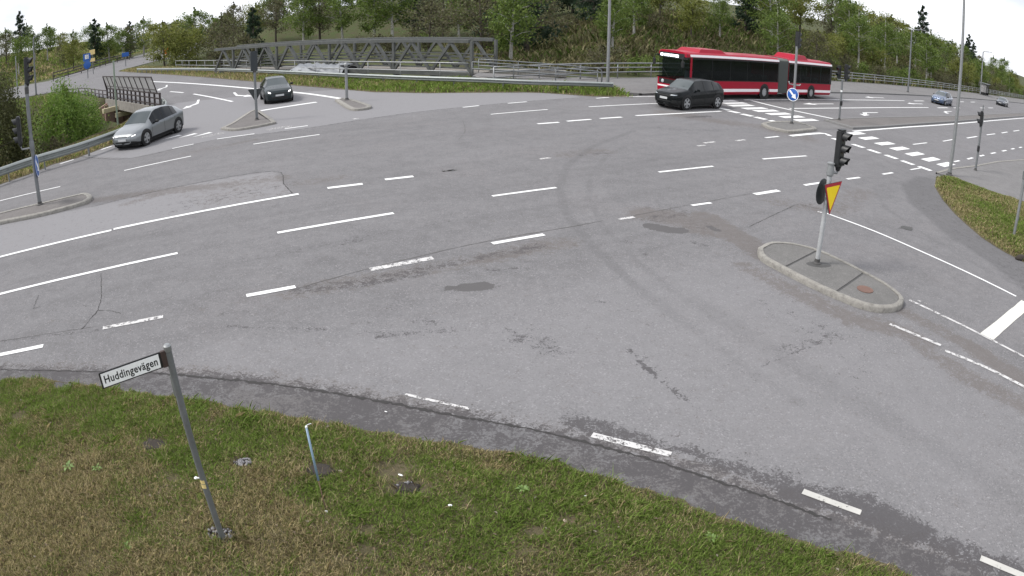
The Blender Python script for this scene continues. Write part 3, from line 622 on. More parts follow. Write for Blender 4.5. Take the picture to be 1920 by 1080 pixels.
# ------------------------------------------------------------------ footpaths and kerbs
def slab(name, P, z0, z1, m): mb = MB(); mb.prism(ccw([tuple(p[:2]) for p in P]), z0, z1); return struct(name, mb, m, tri=True)
KERB_FAR = [V(7.6, 41.6, 0), V(28.3, 56.6, 0), V(68.9, 87.2, 0), V(118, 123.4, 0), V(160, 155, 0)]
def rail_line(t): return V(8.6, 51.5, 0).lerp(V(147.6, 153.4, 0), t)
slab('footpath', [V(5.5, 42.2, 0)]+KERB_FAR+[rail_line(1.0), rail_line(.5), rail_line(0), V(-1.5, 47.5, 0), V(2.5, 44.2, 0)], -.05, .10, M_path)
mb = MB(); mb.ribbon([p+V(.1, -.13, 0) for p in KERB_FAR], .26, .125)
for a, b in zip(KERB_FAR[:-1], KERB_FAR[1:]):
    a = a+V(.17, -.23, 0); b = b+V(.17, -.23, 0); mb.add([a+V(0, 0, -.02), b+V(0, 0, -.02), b+V(0, 0, .125), a+V(0, 0, .125)], [(0, 1, 2, 3)])
struct('kerb', mb, M_stone)
PATHR = GP([(1757, 327), (1782, 319.5), (1830, 313.5), (1870, 305.5), (1920, 301.5), (2010, 287), (2060, 420), (1960, 393), (1900, 375), (1852, 359), (1806, 342), (1780, 333)])
slab('footpath', PATHR, -.05, .07, M_path)
mb = MB(); kl = GP([(1757, 327), (1782, 319.5), (1830, 313.5), (1870, 305.5), (1920, 301.5), (2010, 287)]); mb.ribbon(kl, .16, .085)
for a, b in zip(kl[:-1], kl[1:]): n = V(-(b-a).y, (b-a).x, 0).normalized()*.08; mb.add([a+n+V(0, 0, -.02), b+n+V(0, 0, -.02), b+n+V(0, 0, .085), a+n+V(0, 0, .085)], [(0, 1, 2, 3)])
struct('kerb', mb, M_conc)
mb = MB(); mb.ribbon(GP([(1780, 333), (1806, 342), (1852, 359), (1900, 375), (1960, 393)]), .10, .10, jag=.2); struct('path_edging', mb, M_stone)

# ------------------------------------------------------------------ verges and grass
GREEN = np.array([.142, .200, .042]); BRIGHT = np.array([.195, .280, .055]); OLIVE = np.array([.235, .220, .090]); STRAW = np.array([.44, .365, .205]); DEADB = np.array([.170, .130, .082])
def verge(name, poly, zf, step, m=M_soil):
    P = np.array([(p[0], p[1]) for p in poly]); x0, y0 = P.min(0); x1, y1 = P.max(0)
    v, f = grid_mesh(np.arange(x0-step, x1+step*2, step), np.arange(y0-step, y1+step*2, step), zf)
    ins = np_inside(v[:, 0], v[:, 1], poly); d = np_dist(v[:, 0], v[:, 1], poly, True)
    # pull the outside corners of edge cells onto the outline so the rim is clean
    f = f[ins[f].any(1)]; out = (~ins) & np.isin(np.arange(len(v)), f)
    for i in np.nonzero(out)[0]:
        q = v[i]; best = (1e9, None)
        for k in range(len(poly)):
            a = np.array(poly[k][:2]); b = np.array(poly[(k+1) % len(poly)][:2]); t = np.clip(np.dot(q[:2]-a, b-a)/(np.dot(b-a, b-a)+1e-12), 0, 1); c = a+t*(b-a); dd = np.hypot(*(q[:2]-c))
            if dd < best[0]: best = (dd, c)
        v[i, :2] = best[1]; v[i, 2] = .007
    used = np.unique(f); rm = -np.ones(len(v), int); rm[used] = np.arange(len(used))
    return tag(link(name, np_mesh(name, v[used], rm[f], m)), kind='structure')
def blades(name, label, poly, dens, w, h, colf, zf, edge=.0, mask=None, lean=.8):
    P = np.array([(p[0], p[1]) for p in poly]); x0, y0 = P.min(0); x1, y1 = P.max(0); n = int((x1-x0)*(y1-y0)*dens)
    X = RNG.uniform(x0, x1, n); Y = RNG.uniform(y0, y1, n); k = np_inside(X, Y, poly)
    dd = np_dist(X, Y, poly, True); k &= dd > edge*RNG.random(n)
    if mask is not None: k &= RNG.random(n) < mask(X, Y)
    X, Y = X[k], Y[k]; n = len(X); Z = zf(X, Y)
    tuft = fbm(X, Y, 3.5, 9); hh = RNG.uniform(*h, n)*(.45+1.2*tuft); ww = RNG.uniform(*w, n); a = RNG.uniform(0, 2*np.pi, n); ln = RNG.uniform(.1, lean, n)*hh*1.5
    la = a+RNG.normal(0, .6, n)+np.pi/2; b = np.stack([X, Y, Z-.01], 1); sx = np.stack([np.cos(a), np.sin(a), a*0], 1)*(ww/2)[:, None]
    mid = b+np.stack([np.cos(la)*ln*.35, np.sin(la)*ln*.35, hh*.65], 1); tip = b+np.stack([np.cos(la)*ln, np.sin(la)*ln, hh], 1)
    v = np.stack([b-sx, b+sx, mid+sx*.8, tip, mid-sx*.8], 1).reshape(-1, 3); i = np.arange(n)*5
    f = np.stack([i, i+1, i+2, i+3, i+4], 1); me = np_mesh(name, v, f, M_blade, smooth=False)
    cattr(me, np.repeat(colf(X, Y, n), 5, 0)); o = link(name, me); return tag(o, label, 'grass', kind='stuff')
def col_mix(X, Y, n, g):      # g: share of green 0..1
    r = RNG.random(n); c = np.where((r < g)[:, None], GREEN+(BRIGHT-GREEN)*RNG.random(n)[:, None], np.where((RNG.random(n) < .5)[:, None], STRAW, OLIVE))
    c = np.where((RNG.random(n) < .10)[:, None], DEADB, c); return c*RNG.uniform(.80, 1.40, n)[:, None]
ne = [V(*p, 0) for p in NEAR_EDGE[1:13]]; ne = resample(catmull(ne, 4), .12)
ne = [(p.x+random.uniform(-.03, .03), p.y+random.uniform(-.06, .05)-.03) for p in ne]
VERGE = ne+[(8, -2.5), (-14, -2.5), (-14, 4.2)]
BARE = [(295, 846, .13), (457, 877, .12), (602, 890, .16), (735, 888, .2), (765, 925, .22), (1000, 1010, .10), (1060, 985, .08), (420, 1020, .12), (1540, 1000, .2), (330, 910, .1), (690, 1010, .09), (690, 1050, .08), (120, 720, .2), (40, 790, .15)]
bare_w = [(G(a, b), r) for a, b, r in BARE]
def zv(X, Y):
    d = np_dist(X, Y, VERGE[:len(ne)]); z = .015+.10*sstep(0, 1.2, d)+.10*sstep(1, 4, d)+(fbm(X, Y, 1.3, 2)-.47)*.14*sstep(0, .5, d)+(fbm(X, Y, 5, 4)-.47)*.035
    for g, r in bare_w: z = z-.05*np.exp(-((X-g.x)**2+(Y-g.y)**2)/r**2)
    return z
verge('grass_verge', VERGE, zv, .09)
def green_share(X, Y):
    d = np_dist(X, Y, VERGE[:len(ne)]); n = fbm(X, Y, .8, 11); n2 = fbm(X, Y, 2.6, 15)
    g = .44+1.8*(n-.47)+1.5*(n2-.47)+.42*np.exp(-((d-.75)/.55)**2)+.20*sstep(1.5, 4, X)-.30*sstep(1.6, 2.6, d)*sstep(-1, -3, X)-.22*np.exp(-(((X+1.4)/1.2)**2+((Y-4.9)/.5)**2))
    return np.clip(g, .03, .92)
def mask_v(X, Y, m0=None):
    m = .55+.9*(fbm(X, Y, 1.8, 21))
    for g, r in bare_w: m = m*(1-.98*np.exp(-(((X-g.x)/(1.5*r))**2+((Y-g.y)/r)**2)**2))
    return np.clip(m, 0, 1)
vis = ne+[(6, 2.4), (0, 2.8), (-4, 2.6), (-9.8, 3.4), (-12, 5.0)]
blades('grass', 'short green and straw-coloured grass on the verge at the bottom', vis, 7400, (.0045, .009), (.03, .072), lambda X, Y, n: col_mix(X, Y, n, green_share(X, Y)), zv, .12, mask_v)
blades('grass', 'long pale dead grass blades standing through the near verge', vis, 170, (.004, .006), (.07, .13), lambda X, Y, n: (STRAW*RNG.uniform(.6, 1.25, n)[:, None]), zv, .15, lambda X, Y: sstep(.42, .60, fbm(X, Y, 1.4, 77)), 1.0)
blades('grass', 'tufts of longer fresh green grass in the near verge', vis, 1300, (.005, .009), (.06, .105), lambda X, Y, n: (BRIGHT*RNG.uniform(.65, 1.15, n)[:, None]), zv, .05, lambda X, Y: mask_v(X, Y)*sstep(.53, .62, fbm(X, Y, 2.2, 88))*sstep(2.4, 1.0, np_dist(X, Y, VERGE[:len(ne)])), 1.3)
# dead leaves and twigs scattered in the near verge
n = 520; X = RNG.uniform(-8, 5, n); Y = RNG.uniform(3.0, 7.5, n); k = np_inside(X, Y, VERGE) & (RNG.random(n) < .25+.75*(fbm(X, Y, .9, 33) > .46)); X, Y = X[k], Y[k]; n = len(X)
mb = MB(); cols = []
for x, y, z in zip(X, Y, zv(X, Y)):
    s = random.uniform(.014, .034); M = Matrix.Rotation(random.uniform(0, 6.3), 3, 'Z') @ Matrix.Rotation(random.uniform(-.6, .6), 3, 'X'); c = V(x, y, z+.035)
    mb.add([c+M @ V(-s, 0, 0), c+M @ V(-.2*s, -.5*s, .3*s), c+M @ V(s, 0, .1*s), c+M @ V(-.1*s, .55*s, .25*s)], [(0, 1, 2), (0, 2, 3)])
    q = random.choice([(.24, .19, .13), (.18, .13, .085), (.30, .26, .21), (.15, .10, .065), (.20, .15, .11)]); cols += [q]*4
me = mb.mesh('leaf_litter', M_leaf); cattr(me, np.array(cols)); tag(link('leaf_litter', me), 'dry brown leaves scattered through the near verge grass', 'leaves', kind='stuff')
def earth_patch(px, r, label, name='bare_patch', rocks=0):
    g = G(*px); zz = float(zv(np.array([g.x]), np.array([g.y]))[0]); t = thing(name, label, 'soil patch' if not rocks else 'stone heap', (g.x, g.y, zz+.035))
    mb = MB(); n = 22; ring = []
    vs = [V(0, 0, -.012)]; rr = [r*random.uniform(.75, 1.2) for _ in range(n)]
    for q, z in ((.5, .002), (1, .016), (1.15, -.05)):
        for i in range(n): a = 2*math.pi*i/n; vs.append(V(math.cos(a)*rr[i]*q*1.25, math.sin(a)*rr[i]*q*.8, z+random.uniform(-.006, .006)))
    fs = [(0, 1+i, 1+(i+1) % n) for i in range(n)]+[(1+b*n+i, 1+b*n+n+i, 1+b*n+n+(i+1) % n, 1+b*n+(i+1) % n) for b in (0, 1) for i in range(n)]
    mb.add(vs, fs); mb.build('soil', M_earth, t, smooth=True)
    for _ in range(rocks):
        a = random.uniform(0, 6.28); d = r*math.sqrt(random.random()); s = random.uniform(.010, .026); rock = MB()
        M = Matrix.Rotation(random.uniform(0, 6), 3, Vector((random.random(), random.random(), 1)))
        rock.lathe([(s*.5, -s*.5), (s, -.1*s), (s*.9, s*.3), (s*.4, s*.6)], 6, M, c=(math.cos(a)*d*1.2, math.sin(a)*d*.8, .02)); rock.build('stone', M_rock, t)
earth_patch((295, 847), .15, 'dark bare hole in the grass left of the street sign pole'); earth_patch((457, 877), .10, 'small grey stone heap in the grass right of the sign pole', 'stone_heap', 40)
earth_patch((602, 892), .14, 'dark bare hole behind the thin blue stake'); earth_patch((765, 925), .11, 'bare soil patch with pale chips right of the blue stake', rocks=5)
earth_patch((421, 1024), .13, 'gravelly bare patch round the foot of the street sign', 'stone_heap', 34)
def pebble(px, s, label, m, name='litter_scrap'):
    g = G(*px); zz = float(zv(np.array([g.x]), np.array([g.y]))[0]) if np_inside(np.array([g.x]), np.array([g.y]), VERGE)[0] else 0
    mb = MB(); M = rot('Z', random.uniform(0, 360)) @ rot('X', 20); mb.lathe([(s*.6, -s*.3), (s, 0), (s*.8, s*.35), (s*.3, s*.5)], 7, M @ Matrix.Diagonal((1.4, .8, .7)), c=(0, 0, s*.4+.03)); o = mb.build(name, m); o.location = (g.x, g.y, zz); tag(o, label, 'litter')
pebble((845, 965), .018, 'largest white scrap lying in the grass below the damp edge', M_white); pebble((752, 900), .024, 'pale torn scrap on the bare soil patch', M_white); pebble((1096, 941), .012, 'small white scrap near the grass edge below the road dash', M_white)
pebble((1058, 992), .022, 'pinkish scrap low in the verge right of the white scrap', mat('pink_scrap', (.36, .27, .23), .8)); pebble((724, 776), .016, 'white pebble on the shoulder beneath the faded dash', M_white)

def weed(px, s_, label):
    g = G(*px); zz = float(zv(np.array([g.x]), np.array([g.y]))[0]); t = thing('weed', label, 'plant', (g.x, g.y, zz)); lm = None
    for k in range(9):
        a = k*2.4; l = s_*random.uniform(.7, 1.1); mb = MB(); d_ = V(math.cos(a), math.sin(a), 0); n_ = V(-d_.y, d_.x, 0)
        mb.add([V(0, 0, .01), d_*l*.5+n_*l*.17+V(0, 0, l*.45), d_*l+V(0, 0, l*.35), d_*l*.5-n_*l*.17+V(0, 0, l*.45)], [(0, 1, 2, 3)]); mb.build('leaf', M_weed, t)
M_weed = mat('weed_leaf', (.10, .165, .032), .6)
for q_, s_, lb in (((135, 893), .13, 'broad-leaved weed in the green band left of the sign pole'), ((190, 897), .10, 'smaller broad-leaved weed beside the larger one at left'), ((250, 1052), .09, 'broad-leaved weed near the bottom edge left of the sign foot'), ((980, 930), .09, 'broad-leaved weed in the verge right of the white scrap'), ((1330, 1020), .10, 'broad-leaved weed in the green grass at lower right')): weed(q_, s_, lb)
# right-hand verge by the footpath
RV = [tuple(p[:2]) for p in resample(GP([(1755, 333), (1752, 350), (1768, 376), (1790, 401), (1815, 424), (1842, 447), (1880, 471), (1920, 492), (1990, 528), (2060, 560)]), .3)]
rvp = RV+[tuple(p[:2]) for p in GP([(2100, 440), (1960, 393.5), (1900, 375.5), (1852, 359.5), (1806, 342.5), (1780, 333.5)])]
def zr(X, Y): d = np_dist(X, Y, rvp, True); return .02+.13*sstep(0, 1.2, d)+(fbm(X, Y, .9, 6)-.47)*.14*sstep(0, .5, d)
verge('grass_verge', rvp, zr, .22)
blades('grass', 'bright green grass on the curved verge at the right edge', rvp, 1500, (.012, .024), (.05, .13), lambda X, Y, n: col_mix(X, Y, n, np.clip(.55+1.6*(fbm(X, Y, .5, 8)-.47)-.25*sstep(.9, 0, np_dist(X, Y, RV)), .1, .9)), zr, .3)
def gutter_lump(px, s, label):
    g = G(*px); t = MB(); t.lathe([(s, 0), (s*1.05, .06), (s*.7, .13), (s*.2, .16)], 9, Matrix.Diagonal((1.5, .7, 1))); o = t.build('soil_clod', M_earth, smooth=True); o.location = g; tag(o, label, 'soil clod')
gutter_lump((1914, 487), .17, 'dark clod at the gutter edge below the right-hand grass')

# strip under the far guardrail and strip along the left guardrail
TS = [tuple(p[:2]) for p in GP([(222, 134), (260, 136.5), (330, 141), (450, 151), (560, 161), (700, 173), (800, 175), (900, 174), (1010, 174), (1110, 181), (1190, 182.5)])]
tsp = TS+[(6.3, 43.0), (2.5, 44.3), (-1.5, 47), (-9, 46.9), (-15.6, 52.8), (-24, 61.8), (-40, 80), (-64, 106)]
def zt(X, Y): d = np_dist(X, Y, TS); return .02+.12*sstep(0, 1.5, d)+(fbm(X, Y, .6, 7)-.47)*.12
verge('grass_strip', tsp, zt, .5)
blades('grass', 'long green grass growing under the far guardrail', tsp, 170, (.03, .06), (.12, .34), lambda X, Y, n: col_mix(X, Y, n, np.clip(.25+.75*sstep(-24, -2, X)+1.0*(fbm(X, Y, .3, 8)-.47), .1, .92)), zt, .6, lambda X, Y: .35+.65*sstep(-30, -8, X))
LS = [(-25.5, 20.3), (-21.6, 31), (-22.2, 36), (-23.6, 41.6)]
LSE = [tuple(p[:2]) for p in GP([(-60, 366), (0, 346), (60, 325.5), (100, 308), (145, 296.5), (190, 279), (222, 268)])]+[(-20.8, 34), (-22.0, 38), (-24.2, 42.0)]
lsp = LSE+[(-25.3, 41.9), (-24.2, 36), (-24.6, 31), (-28.2, 20.6), (-36, 10)]
def zl(X, Y): d = np_dist(X, Y, LSE); return .015+.06*sstep(0, .8, d)-.25*sstep(1.2, 2.8, d)+(fbm(X, Y, 1.1, 7)-.47)*.12*sstep(0, .6, d)
verge('grass_strip', lsp, zl, .25)
blades('grass', 'dry olive grass along the foot of the left guardrail', lsp, 420, (.02, .045), (.06, .22), lambda X, Y, n: col_mix(X, Y, n, np.clip(.30+1.2*(fbm(X, Y, .5, 8)-.47), .05, .8)), zl, .4)
# rough grass and scrub on the banks of the left cutting and the far slopes
def zg(X, Y): return terrain(X, Y)
blades('grass', 'rough grass on the banks of the left cutting', CUT_A[1:9]+[(-95, 72), (-95, 30), (-60, 10)], 26, (.06, .13), (.18, .5), lambda X, Y, n: col_mix(X, Y, n, np.clip(.14+.85*sstep(50, 66, Y)+.6*(fbm(X, Y, .12, 8)-.47), .04, .95))*(.42+.5*sstep(46, 66, Y))[:, None], zg, .1, lambda X, Y: sstep(7, 13, np_dist(X, Y, [(-24, 38), (-26, 43), (-41, 58)])))
bank = [(-170, 107), (-128, 141), (-113, 146), (-128, 190), (-150, 260), (-260, 260), (-260, 110)]
blades('grass', 'green grass on the hillside above the far road', bank, 5, (.25, .5), (.4, .9), lambda X, Y, n: col_mix(X, Y, n, np.clip(.62+1.5*(fbm(X, Y, .06, 8)-.47), .1, .95)), zg, .1)
slope = [(4, 53.5), (32, 70), (60, 90), (110, 128), (95, 145), (40, 105), (-10, 92), (-4, 62)]
blades('grass', 'dry brushy growth on the slope beyond the railings', slope, 14, (.10, .22), (.3, .9), lambda X, Y, n: col_mix(X, Y, n, np.clip(.30+.9*(fbm(X, Y, .1, 8)-.47), .03, .8))*np.array([.50, .54, .52]), zg, .1)

# ================================================================== STREET FURNITURE
DIRM = 33.0      # bearing of the main road in degrees
def face(deg): return Matrix.Rotation(R(deg), 3, 'Z')
def signal_head(parent, at, deg, lenses=3, h=.88, w=.27, name='signal_head', back=M_black, sub=True):
    """a signal head with its lens side towards bearing DEG, centred at AT (local)"""
    F = face(deg); at = Vector(at); d = .13
    hd = MB(); hd.box((0, 0, 0), (d, w, h), bev=.02); hd.box((-d/2-.008, 0, 0), (.016, w*.8, h*.93), bev=.006); hd.tube([V(0, 0, -h/2), V(0, 0, -h/2-.09)], [.075, .045], 10); hd.box((0, 0, h/2+.012), (d*.9, w*.9, .02))
    hd.v = [tuple(F @ Vector(p)+at) for p in hd.v]; o = hd.build(name, back, parent, auto=40)
    n = lenses; r = min(w*.42, h/n*.40)
    for i in range(n):
        z = h/2-h/n*(i+.5); vz = MB(); m = 14; L = .20; ring = []
        vs = []; fs = []
        for k in range(m+1):                      # open hood: longer on top, cut back below
            a = R(-35)+R(250)*k/m; ca, sa = math.cos(a), math.sin(a); ll = L*(.62+.38*max(0, sa))
            for rr, x in ((r, d/2-.005), (r*1.02, d/2+ll), (r*.93, d/2+ll), (r*.93, d/2-.005)): vs.append(V(x, ca*rr, z+sa*rr))
        for k in range(m):
            for q in range(3): fs.append((k*4+q, k*4+4+q, k*4+5+q, k*4+1+q))
        vz.add(vs, fs); vz.v = [tuple(F @ Vector(p)+at) for p in vz.v]; vz.build('visor', M_black, o, auto=40)
        ln = MB(); ln.lathe([(r*.9, 0), (r*.7, .015), (r*.3, .024), (.004, .026)], 14, rot('Y', 90), c=(d/2+.002, 0, z)); ln.v = [tuple(F @ Vector(p)+at) for p in ln.v]
        ln.build('lens', [M_lensr, M_lensy, M_lensg][i % 3] if n == 3 else M_lensr if i == 0 else M_lensg, o, smooth=True)
    return o
M_lensr = mat('red_lens', (.10, .010, .010), .25); M_lensy = mat('amber_lens', (.13, .06, .010), .25); M_lensg = mat('green_lens', (.010, .05, .035), .25)
def disc(r, th, n=28): m = MB(); m.lathe([(r*.97, 0), (r, th*.3), (r, th*.7), (r*.97, th)], n, rot('Y', 90)); return m
def place(m, deg, at): F = face(deg); at = Vector(at); m.v = [tuple(F @ Vector(p)+at) for p in m.v]; return m
def pole(parent, h, r0, r1=None, m=M_galv, base=True, name='pole', z0=0):
    mb = MB(); mb.tube([V(0, 0, z0-.03), V(0, 0, h*.5), V(0, 0, h)], [r0, (r0+(r1 or r0))/2, r1 or r0], 14); o = mb.build(name, m, parent, auto=40)
    if base: b = MB(); b.lathe([(r0*1.9, z0-.02), (r0*1.9, z0+.02), (r0*1.25, z0+.05), (r0*1.15, z0+.12)], 14); b.build('foot', M_iron, parent, auto=40)
    return o
def cap(parent, z, r, m=M_galv): mb = MB(); mb.lathe([(r, -.05), (r*1.08, -.04), (r*1.08, 0), (r*.7, .014)], 14, c=(0, 0, z)); return mb.build('cap', m, parent, auto=40)
def keep_right(parent, deg, at, r=.30):
    s = place(disc(r, .018), deg, at).build('round_sign', M_blue, parent, auto=40)
    rim = MB(); n = 28; vs = []; fs = []
    for k in range(n):
        a = 2*math.pi*k/n
        for q in (r*.90, r*.985): vs.append(V(.0215, math.cos(a)*q, math.sin(a)*q))
    fs = [(2*k, 2*k+1, 2*((k+1) % n)+1, 2*((k+1) % n)) for k in range(n)]; rim.add(vs, fs); place(rim, deg, at).build('border', M_white, s)
    a = MB(); P = [(-.045, .24), (.045, .24), (.045, -.04), (.13, -.04), (0, -.25), (-.13, -.04), (-.045, -.04)]; k = r/.30
    pts = []
    for x, z in P: c, sn = math.cos(R(45)), math.sin(R(45)); pts.append(V(.0225, (x*c-z*sn)*k, (x*sn+z*c)*k))
    a.add(pts, [tuple(range(7))]); place(a, deg, at).build('arrow', M_white, s, tri=True); return s
def triangle_sign(parent, deg, at, side=.9, back=False):
    hgt = side*.866; y = side/2; rr = .03
    P = [(-y, hgt*.45), (0, -hgt*.55), (y, hgt*.45)]
    def tri(k, x0, x1):
        m = MB(); Q = []
        for i in range(3):
            a = Vector(P[i-1])*k; b = Vector(P[i])*k; c = Vector(P[(i+1) % 3])*k
            Q += [b+(a-b).normalized()*rr, b+((a-b).normalized()+(c-b).normalized())*rr*.28, b+(c-b).normalized()*rr]
        n = len(Q); m.add([V(x0, q.x, q.y) for q in Q]+[V(x1, q.x, q.y) for q in Q], [tuple(range(n)), tuple(range(2*n-1, n-1, -1))]+[(i, n+i, n+(i+1) % n, (i+1) % n) for i in range(n)]); return m
    s = place(tri(1, -.008, .008), deg, at).build('triangle_plate', M_signback, parent, tri=True)
    place(tri(.985, .0085, .0105), deg, at).build('red_border', M_red, s, tri=True); place(tri(.76, .011, .013), deg, at).build('yellow_field', M_yellow, s, tri=True); return s
def clampband(parent, z, r): m = MB(); m.lathe([(r*1.22, -.03), (r*1.22, .03)], 14, c=(0, 0, z)); m.box((r*1.3, 0, 0), (.05, .04, .05)); return m

# --- street name sign in the near verge
gx = G(420, 1014); zb = float(zv(np.array([gx.x]), np.array([gx.y]))[0]); gx = G(420, 1016, zb); _r = ray(314, 649); HS = CAMH+_r.z/math.hypot(_r.x, _r.y)*math.hypot(gx.x, gx.y)
t = thing('street_name_sign', 'grey pole with white street-name plate lettered in black, standing in near grass', 'street sign', (gx.x, gx.y, zb))
pole(t, HS-zb, .034, m=M_galvd, base=False); cap(t, HS-zb+.006, .036, M_galv)
mb = MB(); mb.lathe([(.055, -.02), (.075, -.02), (.075, .035), (.055, .035)], 20); mb.build('ground_sleeve', M_galv, t, auto=40)
u = (G(192, 704, HS-.105)-G(306, 664, HS-.105)); u = Vector((u.x, u.y, 0)).normalized(); un = math.degrees(math.atan2(u.y, u.x))
M_ = Matrix(((u.x, -u.y, 0), (u.y, u.x, 0), (0, 0, 1)))     # local x along the plate away from the pole
PL, PH = .66, .155; zc = HS-zb-.105
def onplate(m): m.v = [tuple(M_ @ Vector(p)+V(0, 0, zc)) for p in m.v]; return m
pl = onplate(MB().box((.045+PL/2, 0, 0), (PL, .012, PH), bev=.003)).build('name_plate', M_blacktxt, t)
onplate(MB().box((.10+(PL-.075)/2+.004, .0075, 0), (PL-.075, .004, PH-.026))).build('white_field', M_white, pl)
onplate(MB().box((.045, 0, 0), (.075, .03, PH*1.02), bev=.004)).build('clamp', M_brown, t)
def text_mesh(body, size, m, sx=1):
    cu = bpy.data.curves.new('lettering', 'FONT'); cu.body = body; cu.size = size; cu.align_x = 'CENTER'; cu.align_y = 'CENTER'; cu.space_character = 1.06; cu.offset = .0022; cu.resolution_u = 3
    o = bpy.data.objects.new('tmp', cu); COL.objects.link(o); dg = bpy.context.evaluated_depsgraph_get(); me = bpy.data.meshes.new_from_object(o.evaluated_get(dg)); bpy.data.objects.remove(o)
    me.materials.clear(); me.materials.append(m); return me
me = text_mesh('Huddingevägen', .098, M_blacktxt)
w0 = max(v.co.x for v in me.vertices)-min(v.co.x for v in me.vertices); k = (PL-.12)/w0
for v_ in me.vertices:
    x, y = v_.co.x*k, v_.co.y*1.05; p = V(.10+(PL-.075)/2+.004-x, .0102, y); v_.co = M_ @ p+V(0, 0, zc)
me.update(); lt = link('lettering', me, pl)
for z, hh in ((.985-zb, .045), (.93-zb, .05)):
    s = MB(); n = 8; vs = []
    for k_ in range(n+1): a = R(215+100*k_/n); vs += [V(math.cos(a)*.0355, math.sin(a)*.0355, z-hh/2), V(math.cos(a)*.0355, math.sin(a)*.0355, z+hh/2)]
    s.add(vs, [(2*i, 2*i+2, 2*i+3, 2*i+1) for i in range(n)]); s.build('yellow_sticker', M_stick, t, smooth=True)
mb = MB(); mb.tube([V(0, 0, 1.02-zb), V(-.062, -.02, 1.02-zb)], .007, 8); mb.lathe([(.012, 0), (.018, .004), (.018, .014), (.008, .02)], 12, c=(-.068, -.02, 1.013-zb)); mb.build('white_knob', M_white, t, auto=40)
# --- thin blue stake
g = G(612, 962); zb2 = float(zv(np.array([g.x]), np.array([g.y]))[0]); g = G(613, 964, zb2); top = G(574, 800, 1.05); dtop = top-g
t = thing('marker_stake', 'thin leaning blue-grey plastic stake standing in the near grass', 'stake', (g.x, g.y, zb2))
ax_ = V(dtop.x*.97, dtop.y*.97, 1.05-zb2); mb = MB(); mb.tube([ax_*.40, ax_*.7, ax_], .0135, 10); mb.build('tube', mat('stake_blue', (.16, .235, .30), .45), t, smooth=True)
mb = MB(); mb.tube([V(0, 0, -.05), ax_*.43], .0055, 8); mb.build('rusty_rod', M_rust, t, smooth=True)
mb = MB(); mb.lathe([(.014, 0), (.015, .004), (.012, .014)], 10, c=ax_); mb.build('tip', M_white, t, smooth=True); mb = MB(); mb.ribbon([ax_+V(0, 0, .0), ax_+V(.02, .03, 0), ax_+V(.045, .045, 0)], .012, ax_.z+.02); mb.build('tape_end', M_plate, t)
mb = MB(); mb.box((.005, -.012, .04), (.03, .004, .045)); mb.build('label_tag', M_white, t)
# second thin marker seen behind the sign pole
g = G(345, 803); mb = MB(); mb.tube([V(0, 0, -.03), V(.0, .02, .42)], .008, 8); mb.tube([V(0, .02, .42), V(0, .03, .72)], .022, 8); o = mb.build('marker_stake', mat('stake_grey', (.10, .11, .10), .6)); o.location = (g.x, g.y, .09); tag(o, 'short dark stake half hidden behind the street sign pole', 'stake')

M_pale = mat('pale_galvanised', (.40, .41, .415), .5, .3, .12, 4, ((.28, .27, .25), .3))
# --- signal pole on the near island
g = G(1530, 503); FD = -52
t = thing('traffic_signal', 'pale grey signal pole with yellow yield triangle on the near island', 'traffic signal', (g.x, g.y, .11))
pole(t, 2.18, .055, m=M_pale); b = MB(); b.lathe([(.19, -.02), (.20, .0), (.12, .012)], 16, Matrix.Diagonal((1.6, .9, 1)), c=(.03, -.05, .0)); b.build('base_plate', M_iron, t)
mb = MB(); mb.lathe([(.07, 0), (.085, .015), (.085, .14), (.075, .19), (.075, .26)], 14, c=(0, 0, 2.0)); mb.lathe([(.09, 0), (.09, .02), (.07, .03)], 14, c=(0, 0, 2.26)); mb.build('terminal_box', M_galv, t, auto=40)
mb = MB(); mb.tube([V(.05, 0, 2.08), V(.20, .06, 2.06), V(.22, .065, 2.12)], .03, 8); mb.build('bracket', M_galv, t, smooth=True)
signal_head(t, (.22, .065, 2.60), FD, h=.80, w=.26)
triangle_sign(t, FD-3, (.07, -.09, 1.55), .83); place(disc(.29, .016), FD+180, (-.10, .07, 1.62)).build('round_sign_back', M_signback, t, auto=40)
for z in (1.78, 1.5): mb = MB(); mb.lathe([(.066, -.025), (.066, .025)], 14, c=(0, 0, z)); mb.build('clamp', M_galv, t, auto=40)
mb = MB(); g2 = G(1622, 543, .11); mb.lathe([(.19, 0), (.19, .012), (.15, .016), (.10, .013)], 22); o = mb.build('manhole_cover', M_rust, auto=40); o.location = (g2.x, g2.y, .112); tag(o, 'rusty round cover set in the near island top', 'manhole cover')
mb = MB(); g2 = G(1700, 428); mb.lathe([(.20, 0), (.20, .006), (.17, .008)], 20); o = mb.build('manhole_cover', M_iron, auto=40); o.location = (g2.x, g2.y, .003); tag(o, 'dark round cover in the road right of the yield sign', 'manhole cover')

